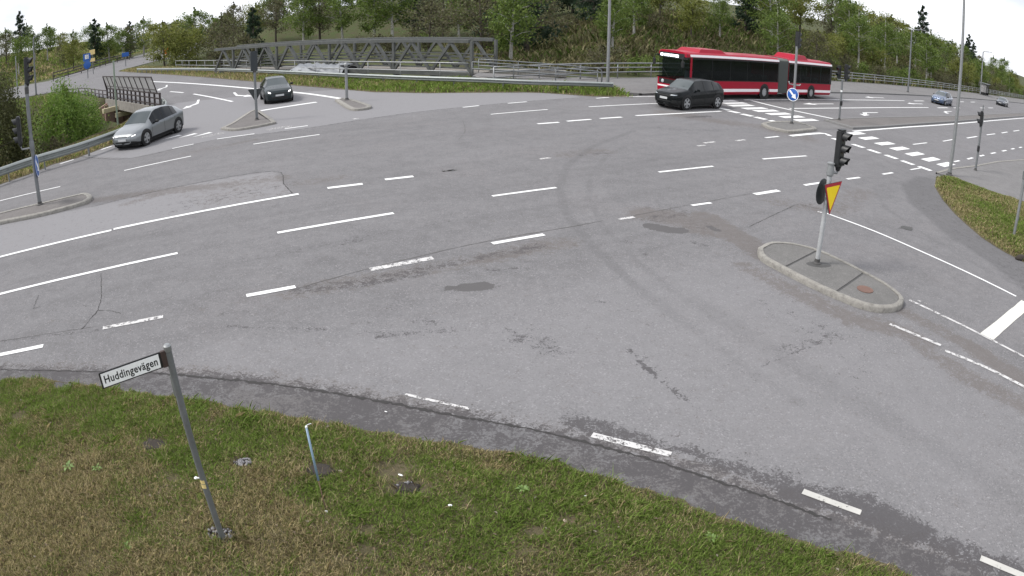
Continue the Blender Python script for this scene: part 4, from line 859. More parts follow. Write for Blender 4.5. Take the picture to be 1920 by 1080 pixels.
# --- tall signal pole on the left island
g = G(76, 389); t = thing('traffic_signal', 'tall grey pole with two signal heads and blue sign at the left edge', 'traffic signal', (g.x, g.y, .1))
pole(t, 4.35, .075, m=M_galvd); signal_head(t, (.05, .02, 4.75), DIRM-8, h=.92, w=.28); signal_head(t, (-.36, -.26, 2.75), DIRM+180, h=.95, w=.30)
mb = MB(); mb.tube([V(0, 0, 2.05), V(-.33, -.24, 2.08), V(-.36, -.26, 2.22)], .03, 8); mb.build('bracket', M_galv, t); mb = MB(); mb.tube([V(0, 0, 4.25), V(.05, .02, 4.32)], .03, 8); mb.build('bracket', M_galv, t)
mb = MB(); mb.lathe([(.09, 0), (.10, .05), (.10, .28), (.085, .34)], 14, c=(0, 0, 1.95)); mb.build('terminal_box', M_galvd, t, auto=40); keep_right(t, DIRM-2, (.085, .05, 1.38), .40)
mb = MB(); mb.lathe([(.085, 0), (.085, .24)], 14, c=(0, 0, 3.95)); mb.build('collar', M_iron, t, auto=40)
# --- pole with signal head seen from behind and the back of a yield triangle
g = G(482, 228); t = thing('traffic_signal', 'pole with dark signal back standing in front of the dark hatchback', 'traffic signal', (g.x, g.y, .09))
pole(t, 2.55, .07, m=M_galvd); signal_head(t, (-.03, .02, 3.02), 118, h=1.0, w=.36, back=M_sigback); triangle_sign(t, 104, (-.05, .10, 1.28), .78)
mb = MB(); mb.lathe([(.085, 0), (.085, .12)], 14, c=(0, 0, 2.45)); mb.build('collar', M_iron, t, auto=40)
# --- short post on the small island
g = G(650.5, 190.5); t = thing('marker_post', 'short light grey post with domed top on the small island', 'post', (g.x, g.y, .1)); pole(t, 2.0, .085, m=M_galv); mb = MB(); mb.lathe([(.11, 0), (.12, .05), (.12, .13), (.08, .2), (.03, .23)], 14, c=(0, 0, 1.95)); mb.build('domed_head', M_galv, t, smooth=True)
# --- blue keep-right pole
g = G(1484, 235.5); t = thing('traffic_signal', 'tall pole with round blue keep-right sign in front of the bus', 'traffic signal', (g.x, g.y, .11))
pole(t, 4.2, .07, m=M_galv); keep_right(t, 222, (-.09, -.07, 1.58), .36)
mb = MB(); mb.tube([V(-.30, .12, 2.26), V(-.27, .10, 2.12), V(0, 0, 2.10), V(.27, -.10, 2.12), V(.30, -.12, 2.2)], .035, 8); mb.build('bracket', M_galv, t, smooth=True); signal_head(t, (.05, .03, 4.55), 32, h=.9, w=.28)
# --- pole with two heads left of the far crossing
g = G(1573, 228); t = thing('traffic_signal', 'pole with back-to-back black signal heads on the far median nose', 'traffic signal', (g.x, g.y, .11))
pole(t, 2.45, .065, m=M_galvd); signal_head(t, (-.22, .10, 2.95), 205, h=.74, w=.24, lenses=2); signal_head(t, (.20, -.08, 3.0), 5, h=.95, w=.30)
mb = MB(); mb.box((0, -.09, 1.05), (.16, .12, .30), bev=.03); mb.build('push_button_box', M_black, t); mb = MB(); mb.box((0, 0, 2.5), (.62, .07, .07), rot('Z', -22)); mb.build('crossbar', M_galv, t); mb = MB(); mb.lathe([(.067, 0), (.067, .10)], 14, c=(0, 0, 1.75)); mb.build('reflective_band', M_white, t)
# --- pedestrian signal right of the crossing
g = G(1828.5, 322); t = thing('pedestrian_signal', 'pedestrian signal pole at the right end of the crossing', 'pedestrian signal', (g.x, g.y, .07))
pole(t, 2.6, .06, m=M_galvd); signal_head(t, (-.02, .03, 2.62), 150, h=.72, w=.30, lenses=2, back=M_black); mb = MB(); mb.box((.03, .0, 2.62), (.12, .14, .5), bev=.02); mb.build('back_box', M_galv, t); mb = MB(); mb.tube([V(0, 0, 2.6), V(0, 0, 3.3)], .035, 8); mb.build('upper_tube', M_galvd, t)
mb = MB(); mb.box((-.04, -.05, 1.12), (.14, .15, .32), bev=.04); mb.build('push_button_box', M_black, t)
# --- detector post at the right edge
g = G(1899, 450); t = thing('detector_post', 'galvanised post with a grey box on top at the right edge', 'post', (g.x, g.y, .12)); pole(t, 1.95, .055, m=M_galv, base=False)
mb = MB(); mb.box((0, 0, 2.02), (.13, .13, .26), bev=.02); mb.lathe([(.09, 0), (.09, .02), (.06, .03)], 12, c=(0, 0, 2.15)); mb.build('box', M_galvd, t); mb = MB(); mb.box((.06, .02, .62), (.05, .1, .16), bev=.01); mb.build('small_box', M_galvd, t)
# --- street lamps
def lamp(px, label, h, r0, r1, arm, z=0.0, m=M_galv, vz=None):
    g = G(*px) if vz is None else vz; t = thing('street_lamp', label, 'street lamp', (g.x, g.y, z)); pole(t, h, r0, r1, m)
    a = Vector((math.cos(R(arm)), math.sin(R(arm)), 0)); mb = MB(); mb.tube([V(0, 0, h-.2), V(0, 0, h)+a*.15+V(0, 0, .12), a*1.4+V(0, 0, h+.3)], [r1, r1*.8, r1*.7], 8); mb.build('arm', m, t, smooth=True)
    mb = MB(); mb.box(tuple(a*1.75+V(0, 0, h+.32)), (.75, .28, .11), face(arm), bev=.03); mb.build('lantern', M_galvd, t); return t
lamp((1779.6, 331.5), 'tall tapered lamp post rising from the right-hand grass verge', 8.5, .095, .06, 123, .1)
lamp((1138.7, 168.7), 'lamp post behind the right end of the far guardrail', 8, .115, .08, 303, .1)
lamp((1702, 174), 'slim lamp post on the far footpath left of the shelter', 8, .13, .09, 303, .1, M_galvd)
lamp((1837.5, 178), 'lamp post beside the bus shelter', 9, .16, .12, 303, .1)

# ================================================================== VEHICLES
def interp(x, tab):
    xs_ = [a for a, b in tab]; ys_ = [b for a, b in tab]; return float(np.interp(x, xs_, ys_))
def wheel(parent, x, y, r, side, rim=M_rim, wd=.22, spokes=5, rr=.68):
    """wheel part with tyre and rim sub-parts; SIDE +1 is the left flank"""
    M = rot('X', -90*side); c = (x, y, r)
    t = MB(); t.lathe([(r*.66, -wd*.5), (r*.92, -wd*.5), (r, -wd*.32), (r, wd*.30), (r*.93, wd*.48), (r*rr, wd*.5), (r*rr*.97, wd*.3)], 26, M, c=c); w = t.build('wheel', M_tyre, parent, auto=35)
    d = MB(); d.lathe([(r*rr*.97, wd*.18), (r*rr*.97, wd*.22)], 22, M, c=c); d.build('brake_disc', M_clad, w)
    s = MB(); ri, ro = r*.13, r*rr
    ring = []; n = 26; vs = []; fs = []
    for k in range(n):
        a = 2*math.pi*k/n
        for q, z in ((ro, wd*.46), (ro*.90, wd*.47), (ro*.88, wd*.3)): vs.append(M @ V(math.cos(a)*q, math.sin(a)*q, z)+Vector(c))
    for k in range(n):
        for q in (0, 1): fs.append((3*k+q, 3*((k+1) % n)+q, 3*((k+1) % n)+q+1, 3*k+q+1))
    s.add(vs, fs); s.lathe([(ri*1.4, wd*.3), (ri*1.4, wd*.43), (ri*.6, wd*.46)], 14, M, c=c)
    for k in range(spokes):
        a = 2*math.pi*k/spokes+.3; ca, sa = math.cos(a), math.sin(a); P = []
        for q, hw, z in ((ri, r*.11, wd*.44), (ro*.92, r*.15, wd*.455)):
            for sgn in (-1, 1): P.append(M @ V(ca*q-sa*hw*sgn, sa*q+ca*hw*sgn, z)+Vector(c))
        Q = [p-(M @ V(0, 0, wd*.12)) for p in P]; s.add(P+Q, [(0, 2, 3, 1), (0, 4, 6, 2), (1, 3, 7, 5)])
    s.build('rim', rim, w, auto=35); return w
def car(name, label, loc, heading, S):
    t = thing(name, label, 'car', loc, R(heading)); Lh = S['L']/2
    key = sorted(set([round(x, 3) for x in list(np.linspace(-Lh, Lh, 30))+[k for tb in ('top', 'belt', 'w') for k, _ in S[tb]]+S['pillars']+[S['cowl'], S['roof'], S['rearroof'], S['rearbase'], Lh-.03, Lh-.09, -Lh+.03, -Lh+.09]]))
    key = [k for i, k in enumerate(key) if i == 0 or k-key[i-1] > .012]
    def sec(x):
        w = interp(x, S['w']); zl = interp(x, S['low']); zb_ = interp(x, S['belt']); zt_ = max(interp(x, S['top']), zb_+.02); wt_ = w*interp(x, S['wtop'])
        hb = zt_-zb_; cr = min(.05, hb*.3)
        return [(w*.70, zl-.01), (w*.93, zl+.03), (w*.985, zl+.12), (w*1.0, zl+(zb_-zl)*.48), (w*.995, zl+(zb_-zl)*.70), (w*.985, zb_-.07), (w*.945, zb_), (w*.945+(wt_-w*.945)*.55, zb_+(hb-cr)*.55), (wt_, zt_-cr), (wt_*.93, zt_-cr*.35), (wt_*.55, zt_+.004), (0, zt_+.010)]
    secs = [sec(x) for x in key]; n = len(secs[0])
    def P(i, j, s): y, z = secs[i][j]; return V(key[i], y*s, z)
    def quads(test, off=0):
        m = MB()
        for s in (1, -1):
            for i in range(len(key)-1):
                for j in range(n-1):
                    if test(i, j, s):
                        q = [P(i, j, s), P(i+1, j, s), P(i+1, j+1, s), P(i, j+1, s)]
                        if off: nn = (q[1]-q[0]).cross(q[3]-q[0]).normalized()*off*s; q = [p-nn*0+nn for p in q]
                        m.add(q, [(3, 2, 1, 0) if s > 0 else (0, 1, 2, 3)])
        return m
    xm = lambda i: (key[i]+key[i+1])/2
    pil = S['pillars']              # front glass edge, B start, B end, (C start, C end), rear glass edge
    def is_side(i, j, s): return j in (6, 7) and any(a < xm(i) < b for a, b in S['glass'])
    def is_ws(i, j, s): return j in (9, 10) and S['roof'] < xm(i) < S['cowl']
    def is_rw(i, j, s): return j in (9, 10) and S['rearbase'] < xm(i) < S['rearroof']
    def is_gl(i, j, s): return is_side(i, j, s) or is_ws(i, j, s) or is_rw(i, j, s)
    def is_clad(i, j, s): return j <= S.get('clad', 1)
    def is_blackp(i, j, s): return j in (6, 7, 8) and S['glass'][-1][0]-.02 < xm(i) < S['glass'][0][1]+.02 and not is_gl(i, j, s) and S.get('blackpillar') and j < 8
    def merge(m, nm, mt, par):
        o = m.build(nm, mt, par)
        bm = bmesh.new(); bm.from_mesh(o.data); bmesh.ops.remove_doubles(bm, verts=bm.verts, dist=.0006); bm.to_mesh(o.data); bm.free()
        o.data.polygons.foreach_set('use_smooth', [True]*len(o.data.polygons)); o.data.set_sharp_from_angle(angle=R(38)); return o
    b = quads(lambda i, j, s: not is_gl(i, j, s) and not is_clad(i, j, s) and not is_blackp(i, j, s))
    for i, flip in ((0, False), (len(key)-1, True)):
        ring = [P(i, j, 1) for j in range(n)]+[P(i, j, -1) for j in range(n-2, -1, -1)]; k = len(ring); b.add(ring, [tuple(range(k)) if flip else tuple(range(k-1, -1, -1))])
    body = merge(b, 'body', S['paint'], t)
    merge(quads(is_clad), 'lower_trim', M_clad, t)
    runs = []
    for i in range(len(key)-1):
        if is_blackp(i, 6, 1):
            if runs and runs[-1][-1] == i-1: runs[-1].append(i)
            else: runs.append([i])
    for rn in runs:
        for s in (1, -1): merge(quads(lambda i, j, ss: ss == s and i in rn and is_blackp(i, j, ss)), 'pillar', M_clad, t)
    merge(quads(is_ws), 'windscreen', M_glass, t); merge(quads(is_rw), 'rear_window', M_glassl, t)
    for k_, (a, c) in enumerate(S['glass']):
        for s in (1, -1): merge(quads(lambda i, j, ss: ss == s and j in (6, 7) and a < xm(i) < c), 'side_window', M_glassl, t)
    mb = MB(); mb.box((0, 0, (S['low'][1][1]-.02)), (S['L']*.86, S['W']*.86, .14)); mb.build('underside', M_clad, t)
    def ysurf(x, z):
        q = sec(x)
        for j in range(n-1):
            if q[j][1] <= z <= q[j+1][1]: f_ = (z-q[j][1])/(q[j+1][1]-q[j][1]+1e-9); return q[j][0]+(q[j+1][0]-q[j][0])*f_
        return q[3][0]
    r = S['r']
    for x in S['axles']:
        for s in (1, -1):
            yo = interp(x, S['w']); a = MB(); M = rot('X', -90*s); rr = r*1.17
            vs = []; fs = []; m_ = 18
            for k in range(m_+1):
                an = R(-14)+R(208)*k/m_; z = r+math.sin(an)*rr; xx = x+math.cos(an)*rr
                for q in (.80, 1.0): xx2 = x+math.cos(an)*rr*q; z2 = max(.10, r+math.sin(an)*rr*q); vs.append(V(xx2, s*(ysurf(xx2, max(z2, .3))+(.008 if q == 1 else .014)), z2))
            for k in range(m_): fs.append((2*k, 2*k+1, 2*k+3, 2*k+2) if s < 0 else (2*k, 2*k+2, 2*k+3, 2*k+1))
            a.add(vs, fs); a.build('wheel_arch', M_clad if S.get('archclad', True) else S['paint'], t, smooth=True)
            d = MB(); d.lathe([(rr*.94, 0), (rr*.94, .006)], 24, M, c=(x, s*(yo-.012), r)); d.build('arch_well', M_clad, t)
            wheel(t, x, s*(yo-.085), r, s, S.get('rim', M_rim), spokes=S.get('spokes', 5))
    # doors: shut lines and handles
    for x in S['doors']:
        for s in (1, -1):
            z0 = sec(x)[2][1]+.02; z1 = sec(x)[6][1]; m = MB(); k = 6
            pts = [V(x, s*(ysurf(x, z0+(z1-z0)*q/k)+.003), z0+(z1-z0)*q/k) for q in range(k+1)]; m.tube(pts, .006, 4); m.build('door_line', M_clad, body)
    for x in S['handles']:
        for s in (1, -1): z = sec(x)[6][1]-.10; m = MB(); m.box((x, s*(ysurf(x, z)+.008), z), (.20, .025, .03), bev=.008); m.build('door_handle', S['paint'], body)
    for s in (1, -1):
        x = S['cowl']-.62; z = sec(x)[6][1]+.05; m = MB(); m.box((x, s*(S['W']/2+.07), z+.03), (.11, .19, .13), bev=.035); m.box((x, s*(S['W']/2-.03), z-.02), (.06, .12, .03)); m.build('door_mirror', S.get('mirror', M_clad), t)
    # front and rear lights, grille, plates follow the nose
    def nose(z, y, rear=False):
        sg = -1 if rear else 1
        for k in range(60):
            x = sg*(Lh-k*.012)
            q = sec(x); ymax = ysurf(x, z) if q[1][1] <= z <= q[-1][1] else 0
            if z <= q[8][1] and ymax >= abs(y): return x
        return sg*(Lh-.7)
    def patch(nm, mt, y0, y1, z0, z1, off=.012, rear=False, ny=6, nz=3, par=None, sk=0):
        m = MB(); vs = []
        for a in range(ny+1):
            for c in range(nz+1):
                y = y0+(y1-y0)*a/ny; z = z0+(z1-z0)*c/nz+sk*(a/ny); vs.append(V(nose(z, y, rear)+(off if not rear else -off), y, z))
        fs = [(a*(nz+1)+c, (a+1)*(nz+1)+c, (a+1)*(nz+1)+c+1, a*(nz+1)+c+1) for a in range(ny) for c in range(nz)]
        if rear: fs = [tuple(reversed(q)) for q in fs]
        m.add(vs, fs); return m.build(nm, mt, par or t, smooth=True)
    W2 = S['W']/2
    for k_ in S['front']:
        nm, mt, y0, y1, z0, z1, sk = k_
        if y0 < 0 < y1 or nm in ('grille', 'number_plate', 'air_intake', 'skid_plate', 'light_bar', 'badge'): patch(nm, mt, y0, y1, z0, z1, .014 if nm != 'number_plate' else .03)
        else:
            patch(nm, mt, y0, y1, z0, z1, .016, sk=sk); patch(nm, mt, -y0, -y1, z0, z1, .016, sk=sk).data.flip_normals()
    for s in (1, -1): patch('tail_light', M_red, s*W2*.55, s*W2*.9, S['belt'][0][1]-.12, S['belt'][0][1]-.02, rear=True)
    return t
WC = lambda L: [(-L/2, .62*.94), (-L/2+.10, .80*.94), (-L/2+.35, .92), (-L/2+1.0, .94), (L/2-1.1, .94), (L/2-.45, .885), (L/2-.14, .77), (L/2-.04, .64), (L/2, .56)]
EV = dict(L=4.68, W=1.88, r=.375, axles=[1.47, -1.43], paint=M_silver, w=WC(4.68), clad=1, rim=M_rim, archclad=True,
    low=[(-2.34, .42), (-2.0, .22), (2.0, .20), (2.34, .30)], belt=[(-2.34, .98), (-1.9, 1.07), (-1.2, 1.02), (.3, .95), (1.0, .90), (1.6, .80), (2.1, .68), (2.34, .58)],
    top=[(-2.34, 1.04), (-2.15, 1.15), (-1.75, 1.36), (-1.1, 1.53), (-.4, 1.60), (.2, 1.58), (.5, 1.50), (1.2, 1.05), (1.35, .985), (1.9, .87), (2.2, .76), (2.34, .66)],
    wtop=[(-2.34, .75), (-1.75, .62), (-.5, .66), (.4, .66), (1.1, .78), (1.35, .84), (2.34, .9)], cowl=1.22, roof=.42, rearroof=-1.15, rearbase=-1.95, pillars=[.86, -.12, -.2, -1.0, -1.06, -1.45],
    glass=[(-.12, .86), (-1.0, -.2), (-1.45, -1.06)], blackpillar=True, doors=[.95, -.16, -1.15], handles=[.1, -.85], mirror=M_clad,
    front=[('headlight', M_drl, .58, .74, .62, .66, .04), ('grille', M_clad, -.60, .60, .63, .67, 0), ('number_plate', M_plate, -.26, .26, .44, .55, 0), ('air_intake', M_clad, -.66, .66, .27, .41, 0), ('skid_plate', M_silver, -.60, .60, .225, .255, 0)])
g1 = G(278, 271.5); g2 = G(331, 249.5); hd = math.degrees(math.atan2((g1-g2).y, (g1-g2).x)); mid_ = (g1+g2)/2; lft = V(-math.sin(R(hd)), math.cos(R(hd)), 0)
car('silver_car', 'silver crossover car with black wheel arches turning past the left guardrail', mid_-lft*.86-V(math.cos(R(hd)), math.sin(R(hd)), 0)*.02, hd, EV)
SUV = dict(EV, L=4.62, r=.40, axles=[1.42, -1.38], paint=M_blk, w=WC(4.62), clad=2, rim=M_rim, low=[(-2.31, .42), (-1.9, .26), (1.95, .24), (2.31, .36)],
    belt=[(-2.31, 1.08), (-1.5, 1.12), (.3, 1.04), (1.0, 1.0), (1.7, .93), (2.1, .84), (2.31, .76)], top=[(-2.31, 1.10), (-2.2, 1.22), (-1.85, 1.47), (-1.2, 1.60), (-.3, 1.65), (.3, 1.61), (.55, 1.55), (1.15, 1.13), (1.3, 1.09), (1.9, 1.0), (2.2, .92), (2.31, .84)],
    cowl=1.18, roof=.5, rearroof=-1.85, rearbase=-2.2, glass=[(-.10, .86), (-.98, -.18), (-1.62, -1.06)], pillars=[.86, -.10, -.18, -.98, -1.06, -1.62], blackpillar=True, mirror=M_blk, wtop=[(-2.31, .72), (-1.75, .66), (-.5, .70), (.4, .70), (1.05, .80), (1.3, .86), (2.31, .9)],
    front=[('headlight', M_lamp, .44, .76, .80, .85, .0), ('grille', M_clad, -.44, .44, .72, .84, 0), ('number_plate', M_plate, -.26, .26, .56, .68, 0), ('air_intake', M_clad, -.62, .62, .36, .50, 0), ('skid_plate', M_galv, -.52, .52, .30, .34, 0)])
g1 = G(1283, 207); g2 = G(1346, 203.3); hd = math.degrees(math.atan2((g1-g2).y, (g1-g2).x)); mid_ = (g1+g2)/2; lft = V(-math.sin(R(hd)), math.cos(R(hd)), 0)
car('black_car', 'black electric SUV crossing the junction in front of the red bus', mid_-lft*.86, hd, SUV)
HB = dict(EV, L=4.31, r=.32, axles=[1.30, -1.33], paint=M_dkgrn, w=[(a*4.31/4.68, b*.957) for a, b in WC(4.68)], W=1.8, clad=0, archclad=False, rim=M_rimd, low=[(-2.15, .40), (-1.8, .19), (1.85, .17), (2.15, .24)],
    belt=[(-2.15, .98), (-1.5, .99), (.3, .93), (.9, .90), (1.6, .80), (1.95, .72), (2.15, .60)], top=[(-2.15, 1.02), (-2.05, 1.12), (-1.7, 1.36), (-1.0, 1.45), (-.3, 1.465), (.25, 1.42), (1.1, 1.00), (1.25, .97), (1.8, .88), (2.05, .78), (2.15, .66)],
    cowl=1.12, roof=.3, rearroof=-1.6, rearbase=-2.05, glass=[(-.12, .80), (-1.0, -.18), (-1.5, -1.06)], pillars=[.8, -.12, -.18, -1.0, -1.06, -1.5], doors=[.88, -.15, -1.1], mirror=M_clad,
    front=[('headlight', M_drl, .54, .70, .65, .73, .04), ('grille', M_clad, -.42, .42, .62, .68, 0), ('number_plate', M_plate, -.26, .26, .46, .57, 0), ('air_intake', M_clad, -.60, .60, .26, .42, 0), ('badge', M_rim, -.07, .07, .70, .73, 0)])
g = (G(500, 196.5)+G(550, 191))/2; hd = -64; u_ = V(math.cos(R(hd)), math.sin(R(hd)), 0)
car('dark_car', 'dark grey-green hatchback with lit headlights waiting at the stop line', g-u_*2.05, hd, HB)
BC = dict(HB, paint=M_bluep, rim=M_rim, top=[(a, b*1.05) for a, b in HB['top']], front=[('headlight', M_lamp, .50, .74, .66, .76, .04), ('grille', M_clad, .08, .40, .68, .78, 0), ('grille', M_clad, -.40, -.08, .68, .78, 0), ('number_plate', M_plate, -.26, .26, .46, .57, 0), ('air_intake', M_clad, -.60, .60, .26, .42, 0)])
g = (G(1744, 193)+G(1768, 197.5))/2; hd = 216; u_ = V(math.cos(R(hd)), math.sin(R(hd)), 0)
car('blue_car', 'steel blue car coming down the far right lanes', g-u_*2.0, hd, BC)
NC = dict(HB, paint=M_nvy, rim=M_rim, front=BC['front'])
g = (G(1868, 196)+G(1881, 200))/2; hd = 217
car('navy_car', 'small dark car farthest right near the bus shelter', g-u_*2.0, hd, NC)

# ------------------------------------------------------------------ articulated bus
def bus():
    gm = G(1428, 185); gr = G(1519, 185.6); hd = 214.8; u = V(math.cos(R(hd)), math.sin(R(hd)), 0); lf = V(-u.y, u.x, 0)
    o = (gm+gr)/2+u*1.5-lf*1.19         # thing origin: on the ground near the middle
    t = thing('articulated_bus', 'red articulated bus with black windows and white stripes turning in', 'bus', o, R(hd))
    W = 1.275; mid = (gm-o).dot(u); rear_ax = mid-6.65; front = mid+8.40; back = rear_ax-3.3; j0, j1 = mid-1.75, mid-3.15
    Z0, Z1, Z2, ZR = .33, 1.22, 2.68, 2.98
    def shell(xa, xb, nm, round_front=False, round_back=False):
        # cross-section loft: skirt, window band, roof edge
        prof = [(W-.06, Z0), (W, Z0+.12), (W, Z1), (W, Z1+.001), (W-.012, Z2), (W-.02, Z2+.02), (W-.07, ZR-.10), (W-.22, ZR), (0, ZR+.03)]
        st = []
        if round_front: st = [(xa, .86, .0), (xa-.04, .93, 0), (xa-.12, .98, 0), (xa-.28, 1, 0)]
        else: st = [(xa, 1, 0)]
        xs_ = list(np.arange(xa-.6, xb+.3, -.6)); st += [(x, 1, 0) for x in xs_]
        st += [(xb+.15, 1, 0), (xb+.05, .985, 0), (xb, .95, 0)] if round_back else [(xb, 1, 0)]
        m = {'body': MB(), 1: MB(), -1: MB()}
        for s in (1, -1):
            for (x0, k0, _), (x1, k1, _) in zip(st[:-1], st[1:]):
                for j in range(len(prof)-1):
                    nm2 = s if j == 3 else 'body'
                    if x0 > front-.3 and 1 <= j < 3: nm2 = 'body'
                    q = [V(x0, prof[j][0]*k0*s, prof[j][1]), V(x1, prof[j][0]*k1*s, prof[j][1]), V(x1, prof[j+1][0]*k1*s, prof[j+1][1]), V(x0, prof[j+1][0]*k0*s, prof[j+1][1])]
                    m[nm2].add(q, [(0, 1, 2, 3) if s > 0 else (3, 2, 1, 0)])
        for (x, k, _), fl in ((st[0], 0), (st[-1], 1)):
            for pr in ((prof[:4], prof[4:]) if (round_front and not fl) else (prof,)):
                ring = [V(x, p[0]*k, p[1]) for p in pr]+[V(x, -p[0]*k, p[1]) for p in pr[::-1] if p[0] > 0]; m['body'].add(ring, [tuple(range(len(ring))) if not fl else tuple(reversed(range(len(ring))))])
        b = m['body'].build(nm, M_busred, t, auto=30); return b
    shell(front, j0, 'front_body', round_front=True); shell(j1, back, 'rear_body', round_back=True)
    # window panes over the dark band, one by one
    def panes(x0, x1, n, z0=Z1+.06, z1=Z2-.10):
        w = (x0-x1)/n
        for k in range(n):
            a, b = x0-k*w-.03, x0-(k+1)*w+.03
            for s in (1, -1):
                mb = MB(); mb.box(((a+b)/2, s*(W+.004), (z0+z1)/2), (a-b, .012, z1-z0)); mb.build('window_pane', M_buspane, t)
                if k: mb = MB(); mb.box((a+.03, s*(W-.006), (z0+z1)/2), (.075, .02, z1-z0)); mb.build('window_post', M_busband, t)
    panes(front-.50, j0+.10, 5); panes(j1-.10, back+.30, 4)
    for xa, xb in ((front-.02, j0), (j1, back)):
        for s in (1, -1):
            for z0, z1 in ((Z1-.005, Z1+.06), (Z2-.10, Z2+.01)): mb = MB(); mb.box(((xa+xb)/2, s*(W-.008), (z0+z1)/2), (xa-xb, .02, z1-z0)); mb.build('window_surround', M_busband, t)
            for xe, w_ in ((xa-.05, .1), (xb+.06 if xb != back else back+.16, .12 if xb != back else .3)):
                if xa > front-.1 and xe > front-.2: continue
                mb = MB(); mb.box((xe, s*(W-.012), (Z1+Z2)/2), (w_, .02, Z2-Z1)); mb.build('window_surround', M_busband, t)
    for xa, xb in ((front-.40, mid+.55), (mid-.55, j0), (j1, rear_ax+.55), (rear_ax-.55, back+.05)):
        for s in (1, -1): mb = MB(); mb.box(((xa+xb)/2, s*(W+.005), .62), (xa-xb, .012, .20)); mb.build('white_stripe', M_buswht, t)
    for xa, xb in ((front-.3, j0), (j1, back+.05)):
        for s in (1, -1): mb = MB(); mb.box(((xa+xb)/2, s*(W-.030), 2.79), (xa-xb, .05, .15), rot('X', 14*s)); mb.build('roof_stripe', M_buswht, t)
    # bellows: folded rubber
    mb = MB(); n = 15; vs = []; fs = []; m_ = None
    for k in range(2*n+1):
        x = j0+.03-(j0-j1+.06)*k/(2*n); w = W-.03 if k % 2 == 0 else W-.11
        ring = [V(x, w, .42), V(x, w, ZR-.14), V(x, w-.14, ZR-.03), V(x, -w+.14, ZR-.03), V(x, -w, ZR-.14), V(x, -w, .42)]; m_ = 6; vs += ring
    for k in range(2*n):
        for q in range(m_): fs.append((k*m_+q, k*m_+m_+q, k*m_+m_+(q+1) % m_, k*m_+(q+1) % m_))
    mb.add(vs, fs); mb.build('bellows', M_bellow, t)
    # wheels
    for x in (front-2.72, mid, rear_ax):
        for s in (1, -1):
            M = rot('X', -90*s); d = MB(); d.lathe([(.60, 0), (.60, .01)], 26, M, c=(x, s*(W-.004), .50)); d.build('wheel_arch', M_clad, t); a = MB()
            vs = []; fs = []; k2 = 16
            for k in range(k2+1):
                an = R(-8)+R(196)*k/k2
                for q in (.60, .66): vs.append(V(x+math.cos(an)*q, s*(W+.012), .50+math.sin(an)*q))
            a.add(vs, [(2*k, 2*k+2, 2*k+3, 2*k+1) for k in range(k2)]); a.build('arch_lip', M_busred, t)
            wheel(t, x, s*(W-.12), .49, s, M_rim, .30, 8, .58)
    mb = MB(); mb.box(((front+j0)/2, 0, .38), (front-j0-.4, 2.1, .16)); mb.build('chassis', M_clad, t); mb = MB(); mb.box(((j1+back)/2+.3, 0, .38), (j1-back-1.2, 2.1, .16)); mb.build('chassis', M_clad, t)
    # front: windscreen, destination display, lower mask with lamps
    def fpatch(nm, mt, y0, y1, z0, z1, off, ny=12, par=None):
        m = MB(); vs = []
        for a in range(ny+1):
            y = y0+(y1-y0)*a/ny; q = abs(y)/W; dx = 0 if q < .86 else -(.30*((q-.86)/.14)**2.0); vs += [V(front+off+dx, y, z0), V(front+off+dx, y, z1)]
        m.add(vs, [(2*a, 2*a+2, 2*a+3, 2*a+1) for a in range(ny)]); return m.build(nm, mt, par or t, smooth=True)
    ws = fpatch('windscreen', M_busws, -W*.985, W*.985, 1.16, 2.50, .012); fpatch('front_mask', M_clad, -W*.96, W*.96, .86, 1.15, .014)
    dp = fpatch('destination_display', M_black, -W*.94, W*.94, 2.52, 2.86, .014); fpatch('bumper_stripe', M_buswht, -W*.9, W*.9, .66, .76, .016)
    for s in (1, -1):
        for y, r in ((.98, .10), (.70, .115)):
            m = MB(); m.lathe([(r, 0), (r*1.02, .02), (r*.7, .035)], 16, rot('Y', 90), c=(front+.012-(.05 if y > .9 else 0), s*y, 1.0)); m.build('headlight', M_lamp, t, smooth=True)
        m = MB(); m.tube([V(front-.1, s*.9, 2.72), V(front+.30, s*1.15, 2.62), V(front+.34, s*1.18, 2.40)], .03, 8); m.box((front+.33, s*1.18, 2.22), (.10, .24, .40), bev=.04); m.build('wing_mirror', M_clad, t)
        m = MB(); m.tube([V(front+.03, s*.15, 1.2), V(front+.035, s*.75, 1.9)], .012, 6); m.build('wiper', M_clad, ws)
    m = MB(); m.box((front-.36, W-.004, 1.93), (.16, .03, 1.52)); m.build('driver_pillar', M_busred, t)
    # line number and destination in lit dots (illegible at this distance, drawn as bright bars)
    for a, b in ((-.95, -.72), (-.62, -.20), (-.14, .20), (.26, .55)):
        fpatch('lit_text', M_lit, a, b, 2.60, 2.76, .02, 4, dp)
    # roof equipment
    for xa, xb, hh in ((front-1.4, front-4.2, .22), (j1-1.1, rear_ax+.2, .34)):
        m = MB(); m.prism([(xa, -.8), (xa, .8), (xb, .8), (xb, -.8)][::-1], 0, .01); m = MB()
        vs = [V(xa, s*.95, ZR-.02) for s in (-1, 1)]+[V(xb, s*.95, ZR-.02) for s in (1, -1)]+[V(xa-.35, s*.8, ZR+hh) for s in (-1, 1)]+[V(xb+.35, s*.8, ZR+hh) for s in (1, -1)]
        m.add(vs, [(0, 1, 5, 4), (1, 2, 6, 5), (2, 3, 7, 6), (3, 0, 4, 7), (4, 5, 6, 7)]); m.build('roof_pod', M_busred, t)
    # interior glimpsed through the glass: seats and poles
    for k in range(18):
        x = front-2.4-k*.82
        if j1-.4 < x < j0+.4 or x < back+1: continue
        
        for sy in (.62, -.62): m = MB(); m.box((x, sy, 1.22), (.12, .8, .85), rot('Y', -8), bev=.04); m.build('seat', M_seat, t)
